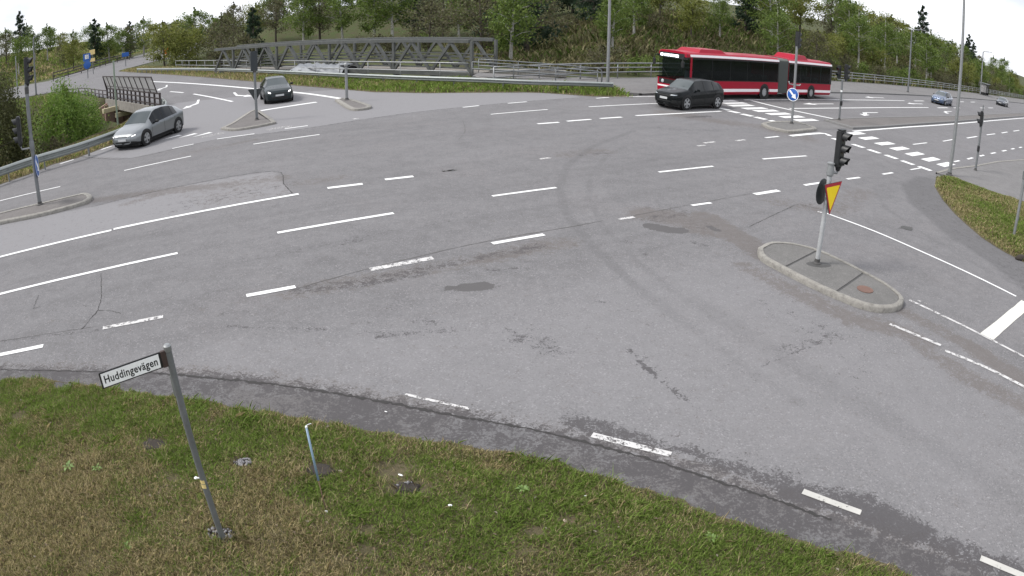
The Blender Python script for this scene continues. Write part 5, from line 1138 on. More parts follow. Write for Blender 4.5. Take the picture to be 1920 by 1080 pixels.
    m = MB(); m.box(((front+back)/2, 0, .72), (front-back-1.0, 2.2, .05)); m.build('floor', M_clad, t)
    return t
M_seat = mat('bus_seat', (.10, .11, .13), .8); M_lit = mat('lit_dots', (.8, .85, .9), .4, emit=((.85, .92, 1), 1.2))
def glass_mat(name, tint, k):
    m, nt, p, L = nodemat(name); p.inputs['Base Color'].default_value = tint+(1,); p.inputs['Roughness'].default_value = .06; p.inputs['Specular IOR Level'].default_value = .3
    t = nt.nodes.new('ShaderNodeBsdfTransparent'); t.inputs[0].default_value = (.62, .68, .66, 1); mx = nt.nodes.new('ShaderNodeMixShader'); mx.inputs[0].default_value = k
    L(p.outputs[0], mx.inputs[1]); L(t.outputs[0], mx.inputs[2]); L(mx.outputs[0], nt.nodes['Material Output'].inputs[0]); return m
M_buspane = glass_mat('bus_tinted_glass', (.006, .008, .008), .55); M_busband = mat('bus_band_black', (.006, .007, .007), .4, spec=.2); M_busws = glass_mat('bus_windscreen', (.012, .018, .017), .72)
bus()

# ================================================================== GUARDRAILS, RAILINGS, BRIDGES
def guardrail(label, pts, step_post, group=None, hz=.60, side=1, k=1.0):
    """W-beam rail on posts: pts run along the rail centre at height HZ"""
    base = pts[0]; t = thing('guardrail', label, 'guardrail', (base.x, base.y, 0), 0, group)
    p = [Vector((q.x-base.x, q.y-base.y, 0)) for q in pts]; p = resample(catmull(p, 4), .8)
    prof = [(0, .155), (.045, .135), (.085, .085), (.085, .06), (.0, .022), (.0, -.022), (.085, -.06), (.085, -.085), (.045, -.135), (0, -.155)]
    mb = MB(); vs = []; n = len(prof)
    for i, q in enumerate(p):
        d = (p[min(i+1, len(p)-1)]-p[max(i-1, 0)]).normalized(); nn = V(d.y, -d.x, 0)*side
        for o, z in prof: vs.append(q+nn*(o*1.25-.02)+V(0, 0, hz+z*k))
    fs = [(i*n+j, (i+1)*n+j, (i+1)*n+j+1, i*n+j+1) for i in range(len(p)-1) for j in range(n-1)]
    mb.add(vs, fs); mb.build('rail', M_rail, t, auto=22)
    acc = 0; last = p[0]; pm = MB().box((0, 0, 0), (.06, .11, hz+.75)).mesh('post', M_galvd)
    for i, q in enumerate(p):
        acc += (q-last).length; last = q
        if acc >= step_post or i == 0:
            acc = 0; d = (p[min(i+1, len(p)-1)]-p[max(i-1, 0)]).normalized(); nn = V(d.y, -d.x, 0)*side
            o = link('post', pm, t); o.location = q-nn*.07+V(0, 0, (hz+.08)/2-.30); o.rotation_euler.z = math.atan2(d.y, d.x)
    return t
guardrail('steel guardrail behind the two-headed signal pole at the left', GP([(-60, 343), (0, 322.5), (63, 301), (146, 276.5), (220, 250), (262, 230), (292, 213), (308, 203), (311, 195), (303, 187)], .6), 2.0, k=1.3)
guardrail('long steel guardrail along the far edge of the junction', GP([(257, 130), (310, 129.8), (380, 130), (473, 133), (560, 136.8), (660, 141.7), (780, 146.7), (917, 151.3), (1011, 155.2), (1150, 159.4)], .6), 2.4)
def railing(name, label, pts, heights, step_post, r=.035, m=M_galvd, post_r=.03, group=None, cat='railing', loop=False, zg=None):
    base = pts[0]; t = thing(name, label, cat, (base.x, base.y, base.z), 0, group); p = resample([q-base for q in pts], 1.2)
    for h in heights:
        mb = MB(); q = [a+V(0, 0, h) for a in p]
        if loop and h == max(heights): d = (p[-1]-p[-2]).normalized(); q += [p[-1]+d*.25+V(0, 0, h-.10), p[-1]+d*.3+V(0, 0, h-.35), p[-1]+d*.28+V(0, 0, 0)]
        mb.tube(q, r, 8); mb.build('rail', m, t, smooth=True)
    pm = None; acc = 1e9; last = p[0]; pb = MB().tube([V(0, 0, -.3), V(0, 0, max(heights))], post_r, 8).mesh('post', m, True)
    for q in p:
        acc += (q-last).length; last = q
        if acc >= step_post: acc = 0; o = link('post', pb, t); o.location = q
    return t
railing('pipe_railing', 'three-bar pipe railing along the back of the far footpath', [rail_line(k/14)+V(0, 0, .1) for k in range(-1, 15)], (.45, .80, 1.13), 3.0, .05, M_galv, .045)
# handrail behind the long guardrail
hr = GP([(330, 131), (380, 133), (473, 137), (596, 143), (660, 146), (760, 150), (890, 154.5)], 0)
railing('handrail', 'single pipe handrail running behind the long guardrail', [q+V(-.5, .9, .1) for q in hr], (.55, 1.15), 2.6, .045, M_galv, .035)
# ramp: concrete cheek wall, sloping handrails
def box_between(name, a, b, th, z0a, z1a, z0b, z1b, m, parent=None):
    d = (b-a).normalized(); n = V(-d.y, d.x, 0)*th/2; mb = MB()
    mb.add([a-n+V(0, 0, z0a), b-n+V(0, 0, z0b), b+n+V(0, 0, z0b), a+n+V(0, 0, z0a), a-n+V(0, 0, z1a), b-n+V(0, 0, z1b), b+n+V(0, 0, z1b), a+n+V(0, 0, z1a)], [(3, 2, 1, 0), (4, 5, 6, 7), (0, 1, 5, 4), (1, 2, 6, 5), (2, 3, 7, 6), (3, 0, 4, 7)])
    return mb.build(name, m, parent)
ra, rb = G(898, 160), G(1118, 166)
tag(box_between('ramp_wall', G(892, 161), G(972, 161.5), .35, -.3, .62, -.3, .22, M_concd), 'low concrete wall beside the ramp at the truss end', 'wall')
mb = MB(); a0, b0 = G(885, 158), G(1120, 164); nrm = V(.30, 2.6, 0); mb.add([a0+V(0, 0, -.2), b0+V(0, 0, -.1), b0+nrm+V(0, 0, -.1), a0+nrm+V(0, 0, -.2), a0+V(0, 0, .55), b0+V(0, 0, .12), b0+nrm+V(0, 0, .12), a0+nrm+V(0, 0, .55)], [(4, 5, 6, 7), (0, 1, 5, 4), (2, 3, 7, 6), (3, 0, 4, 7), (1, 2, 6, 5)]); struct('ramp', mb, M_path)
railing('ramp_handrail', 'near sloping handrail of the concrete ramp with rounded end', [a0+V(0, .1, .55), (a0+b0)/2+V(0, .1, .33), b0+V(0, .1, .12)], (.5, .95), 1.7, .04, M_galvd, .03, loop=True)
railing('ramp_handrail', 'rear sloping handrail of the concrete ramp', [a0+nrm+V(0, 0, .55), (a0+b0)/2+nrm+V(0, 0, .33), b0+nrm+V(0, 0, .12)], (.5, .95), 1.9, .04, M_galvd, .03, loop=True)
mb = MB(); g = (a0+b0)/2+nrm*1.5; mb.box((0, 0, .35), (5.5, .5, .5), bev=.05); o = mb.build('concrete_barrier', M_conc); o.location = (g.x-.8, g.y+.6, 0.05); o.rotation_euler.z = R(-4); tag(o, 'pale concrete block barrier behind the ramp', 'barrier')

# --- steel truss footbridge
TA, TB = V(-3.0, 48.4, 0), V(-31.0, 66.2, 0); TD = (TB-TA).normalized(); TN = V(TD.y, -TD.x, 0); TN = TN if TN.y > 0 else -TN; TL = (TB-TA).length
t = thing('truss_footbridge', 'grey steel truss footbridge behind the long guardrail', 'footbridge', (TA.x, TA.y, 0))
def beam(a, b, w, h, m, nm, par=t):
    d = b-a; l = d.length; d = d/l; mb = MB(); s = d.cross(V(0, 0, 1)); s = s.normalized() if s.length > 1e-3 else TN; u = s.cross(d).normalized()
    vs = [p+s*sx*w/2+u*sz*h/2 for p in (a, b) for sx, sz in ((-1, -1), (1, -1), (1, 1), (-1, 1))]; mb.add(vs, [(3, 2, 1, 0), (4, 5, 6, 7), (0, 1, 5, 4), (1, 2, 6, 5), (2, 3, 7, 6), (3, 0, 4, 7)]); return mb.build(nm, m, par)
npan = 9; pl_ = TL/npan; zlo, zhi = .28, 2.75
for sd in (0, 1):
    off = TN*3.0*sd; f0 = off; f1 = TD*TL+off
    beam(f0+V(0, 0, zlo), f1+V(0, 0, zlo), .28, .30, M_truss, 'lower_chord'); beam(f0+TD*.2+V(0, 0, zhi), f1-TD*.2+V(0, 0, zhi), .26, .26, M_truss, 'upper_chord')
    for k in range(npan):
        a = f0+TD*pl_*k; b = f0+TD*pl_*(k+1); c_ = f0+TD*pl_*(k+.5)
        beam(a+V(0, 0, zlo+.12), c_+V(0, 0, zhi-.1), .17, .20, M_truss, 'diagonal'); beam(c_+V(0, 0, zhi-.1), b+V(0, 0, zlo+.12), .17, .20, M_truss, 'diagonal')
        if k % 2 == 0: beam(a+V(0, 0, zlo), a+V(0, 0, zhi), .20, .20, M_truss, 'vertical')
    for z in (.75, 1.05, 1.35, 1.62): beam(f0+TN*(.2 if sd == 0 else -.2)+V(0, 0, z), f1+TN*(.2 if sd == 0 else -.2)+V(0, 0, z), .05, .10, M_truss, 'guard_bar')
beam(TN*1.5+V(0, 0, .33), TD*TL+TN*1.5+V(0, 0, .33), 2.7, .12, M_concd, 'deck')
for k in range(npan+1): beam(TD*pl_*k+V(0, 0, .10), TD*pl_*k+TN*3.0+V(0, 0, .10), .16, .22, M_truss, 'cross_beam')
mb = MB(); g = TA+TN*1.5; mb.box((0, 0, -.9), (1.2, 4.2, 2.0), face(math.degrees(math.atan2(TD.y, TD.x)))); o = mb.build('bridge_abutment', M_concd); o.location = g+TD*.2+V(0, 0, .0); tag(o, 'concrete abutment under the right end of the truss footbridge', 'abutment')
# tarpaulin-covered heap in front of the truss
g = G(592, 143.5); t = thing('covered_stack', 'grey tarpaulin draped over a long low stack by the truss', 'tarpaulin', (g.x, g.y+2.2, .0), R(-30))
mb = MB(); nx, ny = 26, 10; vs = []
for i in range(nx+1):
    for j in range(ny+1):
        x = -3.3+6.6*i/nx; y = -1.1+2.2*j/ny; z = .95-.42*(y+1.1)/2.2*(-1)+.0; z = .55+.38*(y+1.1)/1.1 if y < 0 else .93-.3*y; z += .07*math.sin(x*5.1+2*math.sin(y*3+x))+random.uniform(-.03, .03)
        if j in (0, ny): z = .12
        if i in (0, nx): z *= .75
        vs.append(V(x, y, z))
mb.add(vs, [(i*(ny+1)+j, (i+1)*(ny+1)+j, (i+1)*(ny+1)+j+1, i*(ny+1)+j+1) for i in range(nx) for j in range(ny)]); mb.build('tarpaulin', M_tarp, t, smooth=True)
mb = MB(); mb.box((0, 0, .22), (6.2, 1.9, .5)); mb.box((3.0, .1, .45), (.5, 1.5, .7)); mb.build('stack', M_clad, t)

# --- road bridge over the underpass: parapet, deck edge, abutments, shoring timbers
B0, B1 = G(301, 201), G(202, 184.5); BD = (B1-B0).normalized(); BN = V(BD.y, -BD.x, 0); BN = BN if BN.y > 0 else -BN; BL = (B1-B0).length; bang = math.degrees(math.atan2(BD.y, BD.x))
t = thing('road_bridge', 'concrete road bridge with brown steel parapet over the underpass at left', 'bridge', B0)
def bb(c, d, m, nm, par=None): mb = MB(); mb.box(tuple(c), d, face(bang)); return mb.build(nm, m, par or t)
bb(BD*BL/2+BN*.02+V(0, 0, -.42), (BL+1.2, .34, .80), M_concd, 'edge_beam'); bb(BD*BL/2+BN*8+V(0, 0, -.56), (BL-.5, 15.5, .55), M_concd, 'deck_slab')
for k in range(6): bb(BD*BL/2+BN*(1.5+k*2.6)+V(0, 0, -1.05), (BL, .5, .5), M_concd, 'girder')
bb(BD*(BL-.2)+BN*7.5+V(0, 0, -2.4), (.9, 16, 3.6), M_rustwall, 'abutment_wall'); bb(BD*.2+BN*7.5+V(0, 0, -2.4), (.9, 16, 3.6), M_rustwall, 'abutment_wall')
wl = MB(); q = BD*(BL-.4); e = -BN*5.5+BD*3.0
wl.add([q+V(0, 0, -4.4), q+e+V(0, 0, -4.4), q+e+V(0, 0, -2.9), q+V(0, 0, -.35), q+BD*.4+V(0, 0, -4.4), q+e+BD*.4+V(0, 0, -4.4), q+e+BD*.4+V(0, 0, -2.9), q+BD*.4+V(0, 0, -.35)], [(0, 1, 2, 3), (7, 6, 5, 4), (3, 2, 6, 7), (1, 5, 6, 2)]); wl.build('wing_wall', M_rustwall, t)
for k in range(6): bb(BD*(BL-.66)+BN*(.5+k*.9)-BN*0+V(0, 0, -2.5), (.06, .16, 3.4), M_rust, 'rust_rib')
# parapet: posts, rails and leaning screen panels
def parapet():
    p = thing('bridge_parapet', 'brown steel parapet with leaning clear panels on the road bridge', 'parapet', B0); n = 13
    for z in (.18, .62, .98): mb = MB(); mb.box(tuple(BD*BL/2+V(0, 0, z)), (BL+.4, .09, .10), face(bang)); mb.build('rail', M_deckd, p)
    for k in range(n+1): mb = MB(); mb.box(tuple(BD*BL*k/n+V(0, 0, .5)), (.12, .14, 1.1), face(bang)); mb.build('post', M_deckd, p)
    a, b, m = .6, BL-.2, 10; w = (b-a)/m; ln = -BN*.42
    lo, hi = 1.02, 2.25
    for k in range(m):
        x0, x1 = a+k*w, a+(k+1)*w
        for z0, z1 in ((lo, lo+.22), (lo+.26, hi)):
            f0 = (z0-lo)/(hi-lo); f1 = (z1-lo)/(hi-lo); mb = MB()
            mb.add([BD*(x0+.05)+ln*f0+V(0, 0, z0), BD*(x1-.05)+ln*f0+V(0, 0, z0), BD*(x1-.05)+ln*f1+V(0, 0, z1), BD*(x0+.05)+ln*f1+V(0, 0, z1)], [(0, 1, 2, 3)]); mb.build('panel', M_pane, p)
    for k in range(m+1): beam(BD*(a+k*w)+V(0, 0, lo-.05), BD*(a+k*w)+ln+V(0, 0, hi), .09, .07, M_deckd, 'panel_post', p)
    beam(BD*a+ln+V(0, 0, hi), BD*b+ln+V(0, 0, hi), .08, .08, M_deckd, 'top_rail', p); beam(BD*a+ln*.26+V(0, 0, lo+.24), BD*b+ln*.26+V(0, 0, lo+.24), .05, .05, M_deckd, 'middle_rail', p)
    beam(BD*b+V(0, 0, .5), BD*b+ln+V(0, 0, hi), .10, .10, M_deckd, 'end_brace', p); return p
parapet()
E1 = V(-48.5, 65.3, 0)
pts = [B1+V(0, 0, 0)+BD*.3, B1+BD*4.5, E1, E1+V(-9, 6, 0)]
railing('dark_railing', 'low dark railing continuing left from the bridge parapet', pts, (.35, .75), 1.6, .06, M_deckd, .06)
for (pa, pb, lab) in (((193, 209), (243, 198), 'upper pale timber beam propped under the bridge edge'), ((217, 216.5), (262, 205), 'lower pale timber beam propped under the bridge edge')):
    ra_, rb_ = (ray(*pa), ray(*pb)); RA = B1.xy.length-5.5; a = V(0, 0, CAMH)+ra_*(RA/math.hypot(ra_.x, ra_.y)); b = V(0, 0, CAMH)+rb_*((B1.xy.length-4.5)/math.hypot(rb_.x, rb_.y)); b.z = a.z; o = MB(); d = b-a; l = d.length; ang = math.degrees(math.atan2(d.y, d.x)); o.box((l/2, 0, 0), (l, .42, .42), bev=.02); q = o.build('timber_beam', M_timber); q.location = a; q.rotation_euler.z = R(ang); tag(q, lab, 'beam')

# --- bus shelter
g = G(1845, 179.3); t = thing('bus_shelter', 'small dark glazed bus shelter on the far footpath', 'bus shelter', (g.x, g.y, .1), R(37))
for x in (-1.3, 1.3):
    for y in (-.7, .7): mb = MB(); mb.box((x, y, 1.2), (.10, .10, 2.4)); mb.build('post', M_clad, t)
mb = MB(); mb.box((0, 0, 2.48), (3.2, 2.0, .18), bev=.04); mb.build('roof', M_galvd, t)
for nm, c_, d_ in (('back_panel', (0, .72, 1.45), (2.5, .03, 1.7)), ('side_panel', (-1.32, 0, 1.45), (.03, 1.3, 1.7)), ('side_panel', (1.32, 0, 1.45), (.03, 1.3, 1.7))): mb = MB(); mb.box(c_, d_); mb.build(nm, M_pane, t)
for nm, c_, d_ in (('base_panel', (0, .72, .35), (2.6, .06, .5)), ('base_panel', (-1.32, 0, .35), (.06, 1.4, .5)), ('base_panel', (1.32, 0, .35), (.06, 1.4, .5))): mb = MB(); mb.box(c_, d_); mb.build(nm, M_clad, t)
mb = MB(); mb.box((0, .45, .5), (2.2, .35, .06)); mb.build('bench', M_timber, t)

# --- far-left signs and posts
def sign_post(px, h, label, plates, r=.05):
    g = G(*px); t = thing('road_sign', label, 'road sign', (g.x, g.y, 0)); pole(t, h, r, m=M_galvd, base=False)
    for z, w, hh, m, rnd in plates:
        if rnd: place(disc(w/2, .03), -55, (.04, -.06, z)).build('round_plate', m, t, auto=40)
        else: mb = MB(); mb.box((.05, -.07, z), (.04, w, hh), face(-55), bev=.01); mb.build('plate', m, t)
sign_post((165, 147), 4.6, 'blue and white direction sign post beside the far road', [(3.9, 1.5, 1.4, M_blue, 0), (2.5, 1.5, 1.5, M_blue, 1), (4.0, .8, .8, M_white, 0)], .08)
sign_post((175, 139), 5.2, 'post with pale yellow plates behind the blue direction sign', [(4.6, 1.2, 1.0, M_stick, 0), (3.0, 1.1, .7, M_stick, 0)], .08)
sign_post((236, 124.5), 3.2, 'small blue sign on twin posts by the far grass triangle', [(2.6, 1.6, .9, M_blue, 0)], .09)
sign_post((312, 119.5), 3.0, 'small orange and yellow sign on the grass triangle', [(2.4, 1.2, 1.1, mat('sign_orange', (.75, .22, .03), .5), 1), (1.4, .9, .6, M_stick, 0)], .07)
lamp((68, 178), 'lamp post at the near edge of the far-left road', 9, .16, .12, 100, 0, M_galvd)
g = G(34, 184); t = thing('road_post', 'slim pale post at the far-left road edge', 'post', (g.x, g.y, 0)); pole(t, 7, .13, .1, M_galv, base=False)
g = G(-10, 160); o = MB().box((0, 0, 2.0), (26, .3, 5.2), bev=.05).build('noise_barrier', mat('barrier_blue_grey', (.075, .10, .10), .7)); o.location = (g.x, g.y, -.5); o.rotation_euler.z = R(20); tag(o, 'dark blue-grey noise barrier at far left behind the signal head', 'noise barrier')
fp = [tuple(G(*q)) for q in ((100, 152.5), (150, 138), (200, 122), (250, 110))]; fp = [V(q[0], q[1], 0) for q in fp]
railing('roadside_fence', 'dark low fence along the top edge of the far-left road', fp, (.5, 1.2, 1.9), 6, .12, M_deckd, .10, cat='fence')
g = G(160, 250, -1.2); mb = MB(); mb.tube([V(0, 0, -1.5), V(-.05, .05, 5.2)], .07, 8); o = mb.build('marker_pole', mat('pale_green_pole', (.20, .24, .19), .7)); o.location = (-27.0, 40.2, -1.2); tag(o, 'slender pale pole rising right of the bright green tree', 'pole')

# ================================================================== TREES
def tree_proto(kind, seed, h, rw, nleaf, ls, cols, trunk_m, base_h=.25, drop=0.0, nb=14, fill=0):
    rg = np.random.default_rng(seed); rd = random.Random(seed); tr = MB()
    bend = V(rd.uniform(-.05, .05)*h, rd.uniform(-.05, .05)*h, 0)
    tp = [V(0, 0, -.6), V(0, 0, h*.15), bend*.4+V(0, 0, h*.5), bend+V(0, 0, h*.93)]; r0 = h*.016+.03; tr.tube(tp, [r0*1.25, r0, r0*.65, r0*.15], 8)
    ends = []
    for k in range(nb):
        z = h*(base_h+(.92-base_h)*(k+.5)/nb); a = k*2.4+rd.uniform(-.4, .4); q = (z/h-base_h)/(1-base_h); env = rw*(math.sin(min(1, q*1.15+.12)*math.pi)**.75 if kind != 'conifer' else (1-q)*1.05)+.15
        l = env*rd.uniform(.75, 1.1); c = bend*(z/h)*.8+V(0, 0, z); up = (.45 if kind != 'conifer' else -.12); e = c+V(math.cos(a)*l, math.sin(a)*l, l*up-drop*l)
        mdl = c.lerp(e, .55)+V(0, 0, l*.10); tr.tube([c, mdl, e], [r0*.42*(1-q*.7), r0*.25*(1-q*.6), .012], 5); ends.append((c, mdl, e, l))
    trunk = tr.mesh('trunk', trunk_m, True)
    P = []; 
    per = nleaf//len(ends)+1
    for c, m_, e, l in ends:
        for _ in range(3):                              # clumps along the branch
            f_ = rd.uniform(.35, 1.05); cc = c.lerp(e, f_)+V(rd.gauss(0, .12*l), rd.gauss(0, .12*l), rd.gauss(0, .10*l)); sg = l*rd.uniform(.16, .30)
            P.append(rg.normal(0, 1, (per//3+1, 3))*np.array([sg, sg, sg*.75])+np.array(cc))
    if fill:                                            # body of the crown: strands hanging through the whole volume
        ns = fill//14; q = rg.normal(0, 1, (ns, 3)); q /= np.linalg.norm(q, axis=1)[:, None]; q *= rg.uniform(.45, 1.0, (ns, 1))**.6; q *= (1+.22*np.sin(q[:, :1]*5+seed)*np.cos(q[:, 1:2]*4)); q = q*np.array([rw, rw, h*.47])+np.array([0, 0, h*.52])
        st = np.repeat(q, 14, 0); st[:, 2] -= np.tile(np.linspace(0, 1, 14), ns)*h*.09*(1+drop*4); st += rg.normal(0, .11, st.shape); P.append(st)
    P = np.concatenate(P); n = len(P)
    if drop: P[:, 2] -= np.abs(rg.normal(0, drop, n))*h*.18
    P[:, 2] = np.maximum(P[:, 2], h*.05)
    s = rg.uniform(.6, 1.3, n)*ls; A_ = rg.normal(0, 1, (n, 3)); A_ /= np.linalg.norm(A_, axis=1)[:, None]; B_ = rg.normal(0, 1, (n, 3)); B_ -= A_*(A_*B_).sum(1)[:, None]; B_ /= np.linalg.norm(B_, axis=1)[:, None]
    v = np.stack([P-A_*s[:, None], P-B_*s[:, None]*.55, P+A_*s[:, None], P+B_*s[:, None]*.55], 1).reshape(-1, 3); i = np.arange(n)*4
    me = np_mesh('crown', v, np.stack([i, i+1, i+2, i+3], 1), M_leaf, smooth=False)
    cidx = rg.integers(0, len(cols), n); C = np.array(cols)[cidx]*rg.uniform(.85, 1.55, n)[:, None]; cattr(me, np.repeat(C, 4, 0)); return trunk, me
SPRING = [(.105, .150, .030), (.085, .130, .028), (.125, .165, .040), (.075, .105, .026)]
YELLOWG = [(.150, .165, .035), (.125, .145, .032), (.165, .170, .050), (.10, .115, .03)]
DEEP = [(.045, .080, .022), (.036, .066, .020), (.055, .090, .026)]
PINE = [(.020, .036, .020), (.026, .046, .024), (.032, .050, .026)]
BARET = [(.090, .085, .048), (.105, .100, .050), (.078, .068, .045), (.092, .105, .04)]
PROTO = {
 'birch': tree_proto('broad', 1, 11, 3.1, 4600, .17, SPRING, M_birch, .22, .06, 16), 'birch2': tree_proto('broad', 2, 12.5, 3.6, 5000, .18, SPRING, M_birch, .25, .04, 17),
 'maple': tree_proto('broad', 3, 9.5, 3.8, 5000, .18, YELLOWG, M_bark, .18, .0, 15), 'maple2': tree_proto('broad', 4, 8, 3.5, 4600, .17, YELLOWG, M_bark, .15, .0, 14),
 'alder': tree_proto('broad', 5, 10, 3.4, 4000, .15, BARET, M_bark, .2, .0, 18), 'alder2': tree_proto('broad', 8, 8.5, 3.4, 3800, .15, BARET, M_bark, .15, .0, 18),
 'pine': tree_proto('conifer', 6, 15, 2.9, 4200, .24, PINE, M_bark, .15, .05, 24), 'pine2': tree_proto('conifer', 7, 13, 2.6, 3800, .23, PINE, M_bark, .12, .05, 22),
 'willow': tree_proto('broad', 9, 6.8, 2.1, 12000, .062, [(.110, .185, .030), (.090, .155, .028), (.130, .205, .038), (.145, .20, .046)], M_bark, .08, .22, 26, 30000),
 'dark': tree_proto('broad', 10, 9.5, 3.4, 12000, .075, [(.060, .066, .024), (.048, .052, .021), (.070, .074, .028)], M_bark, .05, .05, 26, 34000),
 'shrub': tree_proto('broad', 11, 2.6, 1.5, 1500, .10, BARET, M_bark, .05, .0, 12), 'shrubg': tree_proto('broad', 12, 2.4, 1.5, 1600, .10, SPRING, M_bark, .05, .0, 12)}
def tree(kind, x, y, s=1.0, label=None, group=None, name='tree', z=None, cat='tree'):
    t = thing(name, label, cat, (x, y, (tz(x, y) if z is None else z)-.1), random.uniform(0, 6.28), group); t.scale = (s*random.uniform(.9, 1.1), s*random.uniform(.9, 1.1), s)
    a, b = PROTO[kind]; link('trunk', a, t); link('crown', b, t); return t
def at_range(px, py, rng):
    d = ray(px, py); k = rng/math.hypot(d.x, d.y); return d.x*k, d.y*k
# the two trees in the left cutting
x, y = at_range(134, 290, 43.5); tree('willow', x, y, 1.0, 'bright green leafy tree behind the left guardrail', name='willow_tree')
x, y = at_range(-34, 290, 41); tree('dark', x, y, 1.05, 'dark olive tree cut off by the left edge', name='shade_tree')
x, y = at_range(-70, 290, 50); tree('dark', x, y, 1.1, 'second dark tree beyond the left edge tree', name='shade_tree')
for k, (px, rg, kd, lb) in enumerate([(66, 46, 'shrub', 'bare brown bush beside the lower signal head'), (38, 41, 'shrub', 'brown bush low behind the left guardrail'), (100, 40, 'shrub', 'thin brown bush at the foot of the bright green tree'), (40, 82, 'shrubg', 'pale bush at the edge of the far-left road')]):
    x, y = at_range(px, 280, rg); tree(kd, x, y, .8 if kd == 'shrub' else 1.3, lb, name='bush', cat='bush')
# fallen grey branches in the cutting
for k in range(7):
    x, y = at_range(random.uniform(-10, 60), 270, random.uniform(39, 46)); z = tz(x, y); a = random.uniform(-.5, .5)+.5; l = random.uniform(2.5, 4.5); mb = MB()
    mb.tube([V(0, 0, .2), V(math.cos(a)*l*.5, math.sin(a)*l*.5, .55+random.uniform(-.1, .2)), V(math.cos(a)*l, math.sin(a)*l, .75)], [.08, .06, .03], 6); mb.tube([V(math.cos(a)*l*.5, math.sin(a)*l*.5, .5), V(math.cos(a+.7)*l*.8, math.sin(a+.7)*l*.8, 1.1)], [.04, .015], 5)
    o = mb.build('fallen_branch', M_dead, smooth=True); o.location = (x, y, z); tag(o, 'grey fallen branch lying behind the left guardrail', 'branch', 'fallen branches in the left cutting')
AZB = [(-99, 'at far left'), (110, 'behind the blue direction sign'), (210, 'behind the small blue sign'), (330, 'behind the left end of the truss'), (520, 'behind the short domed post'), (720, 'behind the right half of the truss'), (900, 'behind the ramp handrails'), (1130, 'left of the bus'), (1230, 'behind the front half of the bus'), (1420, 'behind the rear half of the bus'), (1560, 'just right of the bus'), (1640, 'behind the slim lamp post'), (1730, 'behind the blue car'), (1800, 'behind the bus shelter'), (1862, 'right of the bus shelter')]
AZT = [(math.atan2(ray(a, 140).x, ray(a, 140).y), b) for a, b in AZB]
def where(x, y):
    az = math.atan2(x, y); w_ = AZT[0][1]
    for a, b in AZT:
        if az >= a: w_ = b
    return w_
# wood beyond the railing on the right, following the railing line
LOOK = {'birch': 'fresh green birch', 'maple': 'yellow-green tree', 'alder': 'brown half-leafed tree', 'pine': 'dark conifer', 'shrub': 'brown shrub', 'shrubg': 'green shrub'}
rd = random.Random(5); Gw = 'trees in the wood beyond the right-hand railing'
LB = {'birch': 'fresh green birch in the wood beyond the right-hand railing', 'maple': 'yellow-green tree in the wood beyond the right-hand railing', 'alder': 'brown half-leafed tree in the wood beyond the right-hand railing', 'pine': 'dark conifer in the wood beyond the right-hand railing', 'shrub': 'brown shrub at the wood edge behind the right-hand railing', 'shrubg': 'green shrub at the wood edge behind the right-hand railing'}
for row, (off, n) in enumerate(((6, 28), (12, 26), (20, 22), (31, 20))):
    for k in range(n):
        tt = -.02+1.35*(k+rd.uniform(-.3, .3))/n; p = rail_line(tt); o = off+rd.uniform(-2.5, 2.5); x, y = p.x-.59*o, p.y+.806*o
        if tt < .14 and row == 0: continue
        kd = rd.choice(['birch', 'birch2', 'maple', 'maple2', 'alder', 'birch'] if row < 2 else ['birch2', 'birch', 'pine2', 'maple', 'alder2', 'maple', 'birch2', 'pine'])
        sc = rd.uniform(.62, .9) if row < 2 else rd.uniform(.75, 1.0)
        if tt > .78: sc *= .8
        b = kd.rstrip('2'); tree(kd, x, y, sc, LOOK[b]+(' at the wood edge ', ' just inside the wood ', ' deep in the wood ', ' at the back of the wood ')[row]+where(x, y), Gw+': '+b, name=b+'_tree')
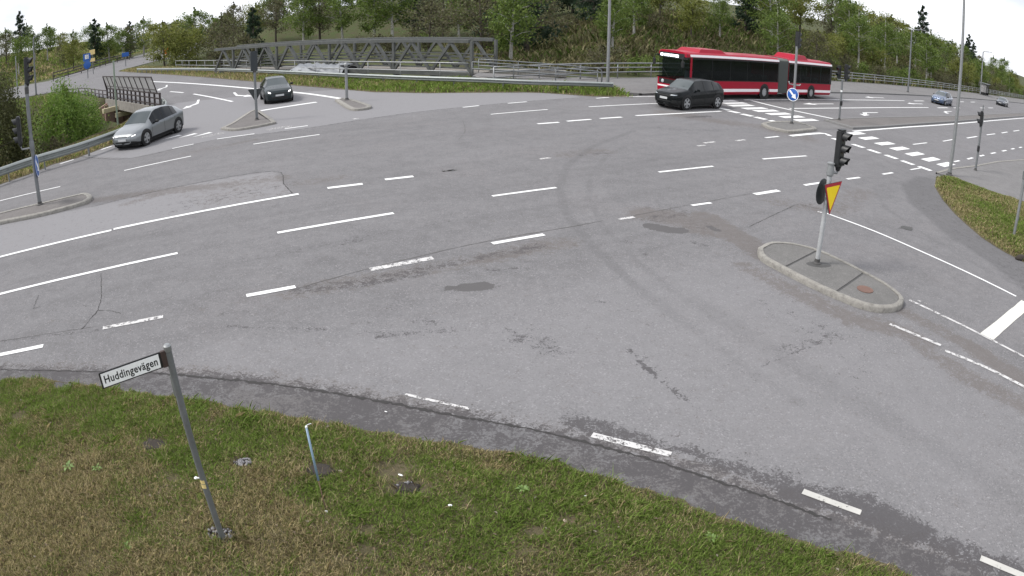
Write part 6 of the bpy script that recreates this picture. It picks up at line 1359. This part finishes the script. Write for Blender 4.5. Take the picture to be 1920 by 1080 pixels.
for k in range(56):
    tt = 1.2*(k+rd.uniform(-.4, .4))/56; p = rail_line(tt); o = rd.uniform(2.0, 5.5); kd = rd.choice(['shrub', 'shrub', 'shrubg']); tree(kd, p.x-.59*o, p.y+.806*o, rd.uniform(.6, 1.35), LOOK[kd]+' close behind the far railing '+where(p.x-.59*o, p.y+.806*o), 'shrubs behind the right-hand railing: '+kd, name='bush', cat='bush')
# wood on the slope behind the truss bridge and the hill beyond
LC = {'birch': 'fresh green birch on the slope behind the truss footbridge', 'maple': 'yellow-green tree on the slope behind the truss footbridge', 'alder': 'brown half-leafed tree on the slope behind the truss footbridge', 'pine': 'dark conifer on the slope behind the truss footbridge'}
for k in range(92):
    px = 300+960*((k % 23)+rd.uniform(.1, .9))/23; rg = (rd.uniform(100, 116), rd.uniform(120, 140), rd.uniform(145, 170), rd.uniform(175, 210))[k//23]; x, y = at_range(px, 60, rg)
    kd = rd.choice(['alder', 'alder2', 'birch', 'birch2', 'maple', 'maple2', 'alder', 'birch2', 'pine']); b = kd.rstrip('2'); tree(kd, x, y, rd.uniform(.8, 1.1), LOOK[b]+(' low on the far slope ', ' halfway up the far slope ', ' high on the far slope ', ' on top of the far slope ')[k//23]+where(x, y), 'trees behind the truss footbridge: '+b, name=b+'_tree')
for k in range(20):
    px = 560+660*(k+rd.uniform(.1, .9))/20; x, y = at_range(px, 100, rd.uniform(72, 92)); tree(rd.choice(['shrub', 'shrub', 'shrub', 'shrubg']), x, y, rd.uniform(.7, 1.2), 'low bush on the rough slope '+where(x, y), 'bushes on the slope behind the footbridge', name='bush', cat='bush')
# trees on the hillside above the far-left road
for k in range(30):
    px = -60+400*((k % 15)+rd.uniform(.1, .9))/15; rg = rd.uniform(200, 225) if k < 15 else rd.uniform(235, 270); x, y = at_range(px, 60, rg)
    kd = rd.choice(['birch', 'maple', 'birch2', 'maple2', 'birch', 'pine', 'alder']); b = kd.rstrip('2'); tree(kd, x, y, rd.uniform(.9, 1.25), LOOK[b]+(' low on the far-left hillside ' if k < 15 else ' high on the far-left hillside ')+where(x, y), 'hillside trees at far left: '+b, name=b+'_tree')
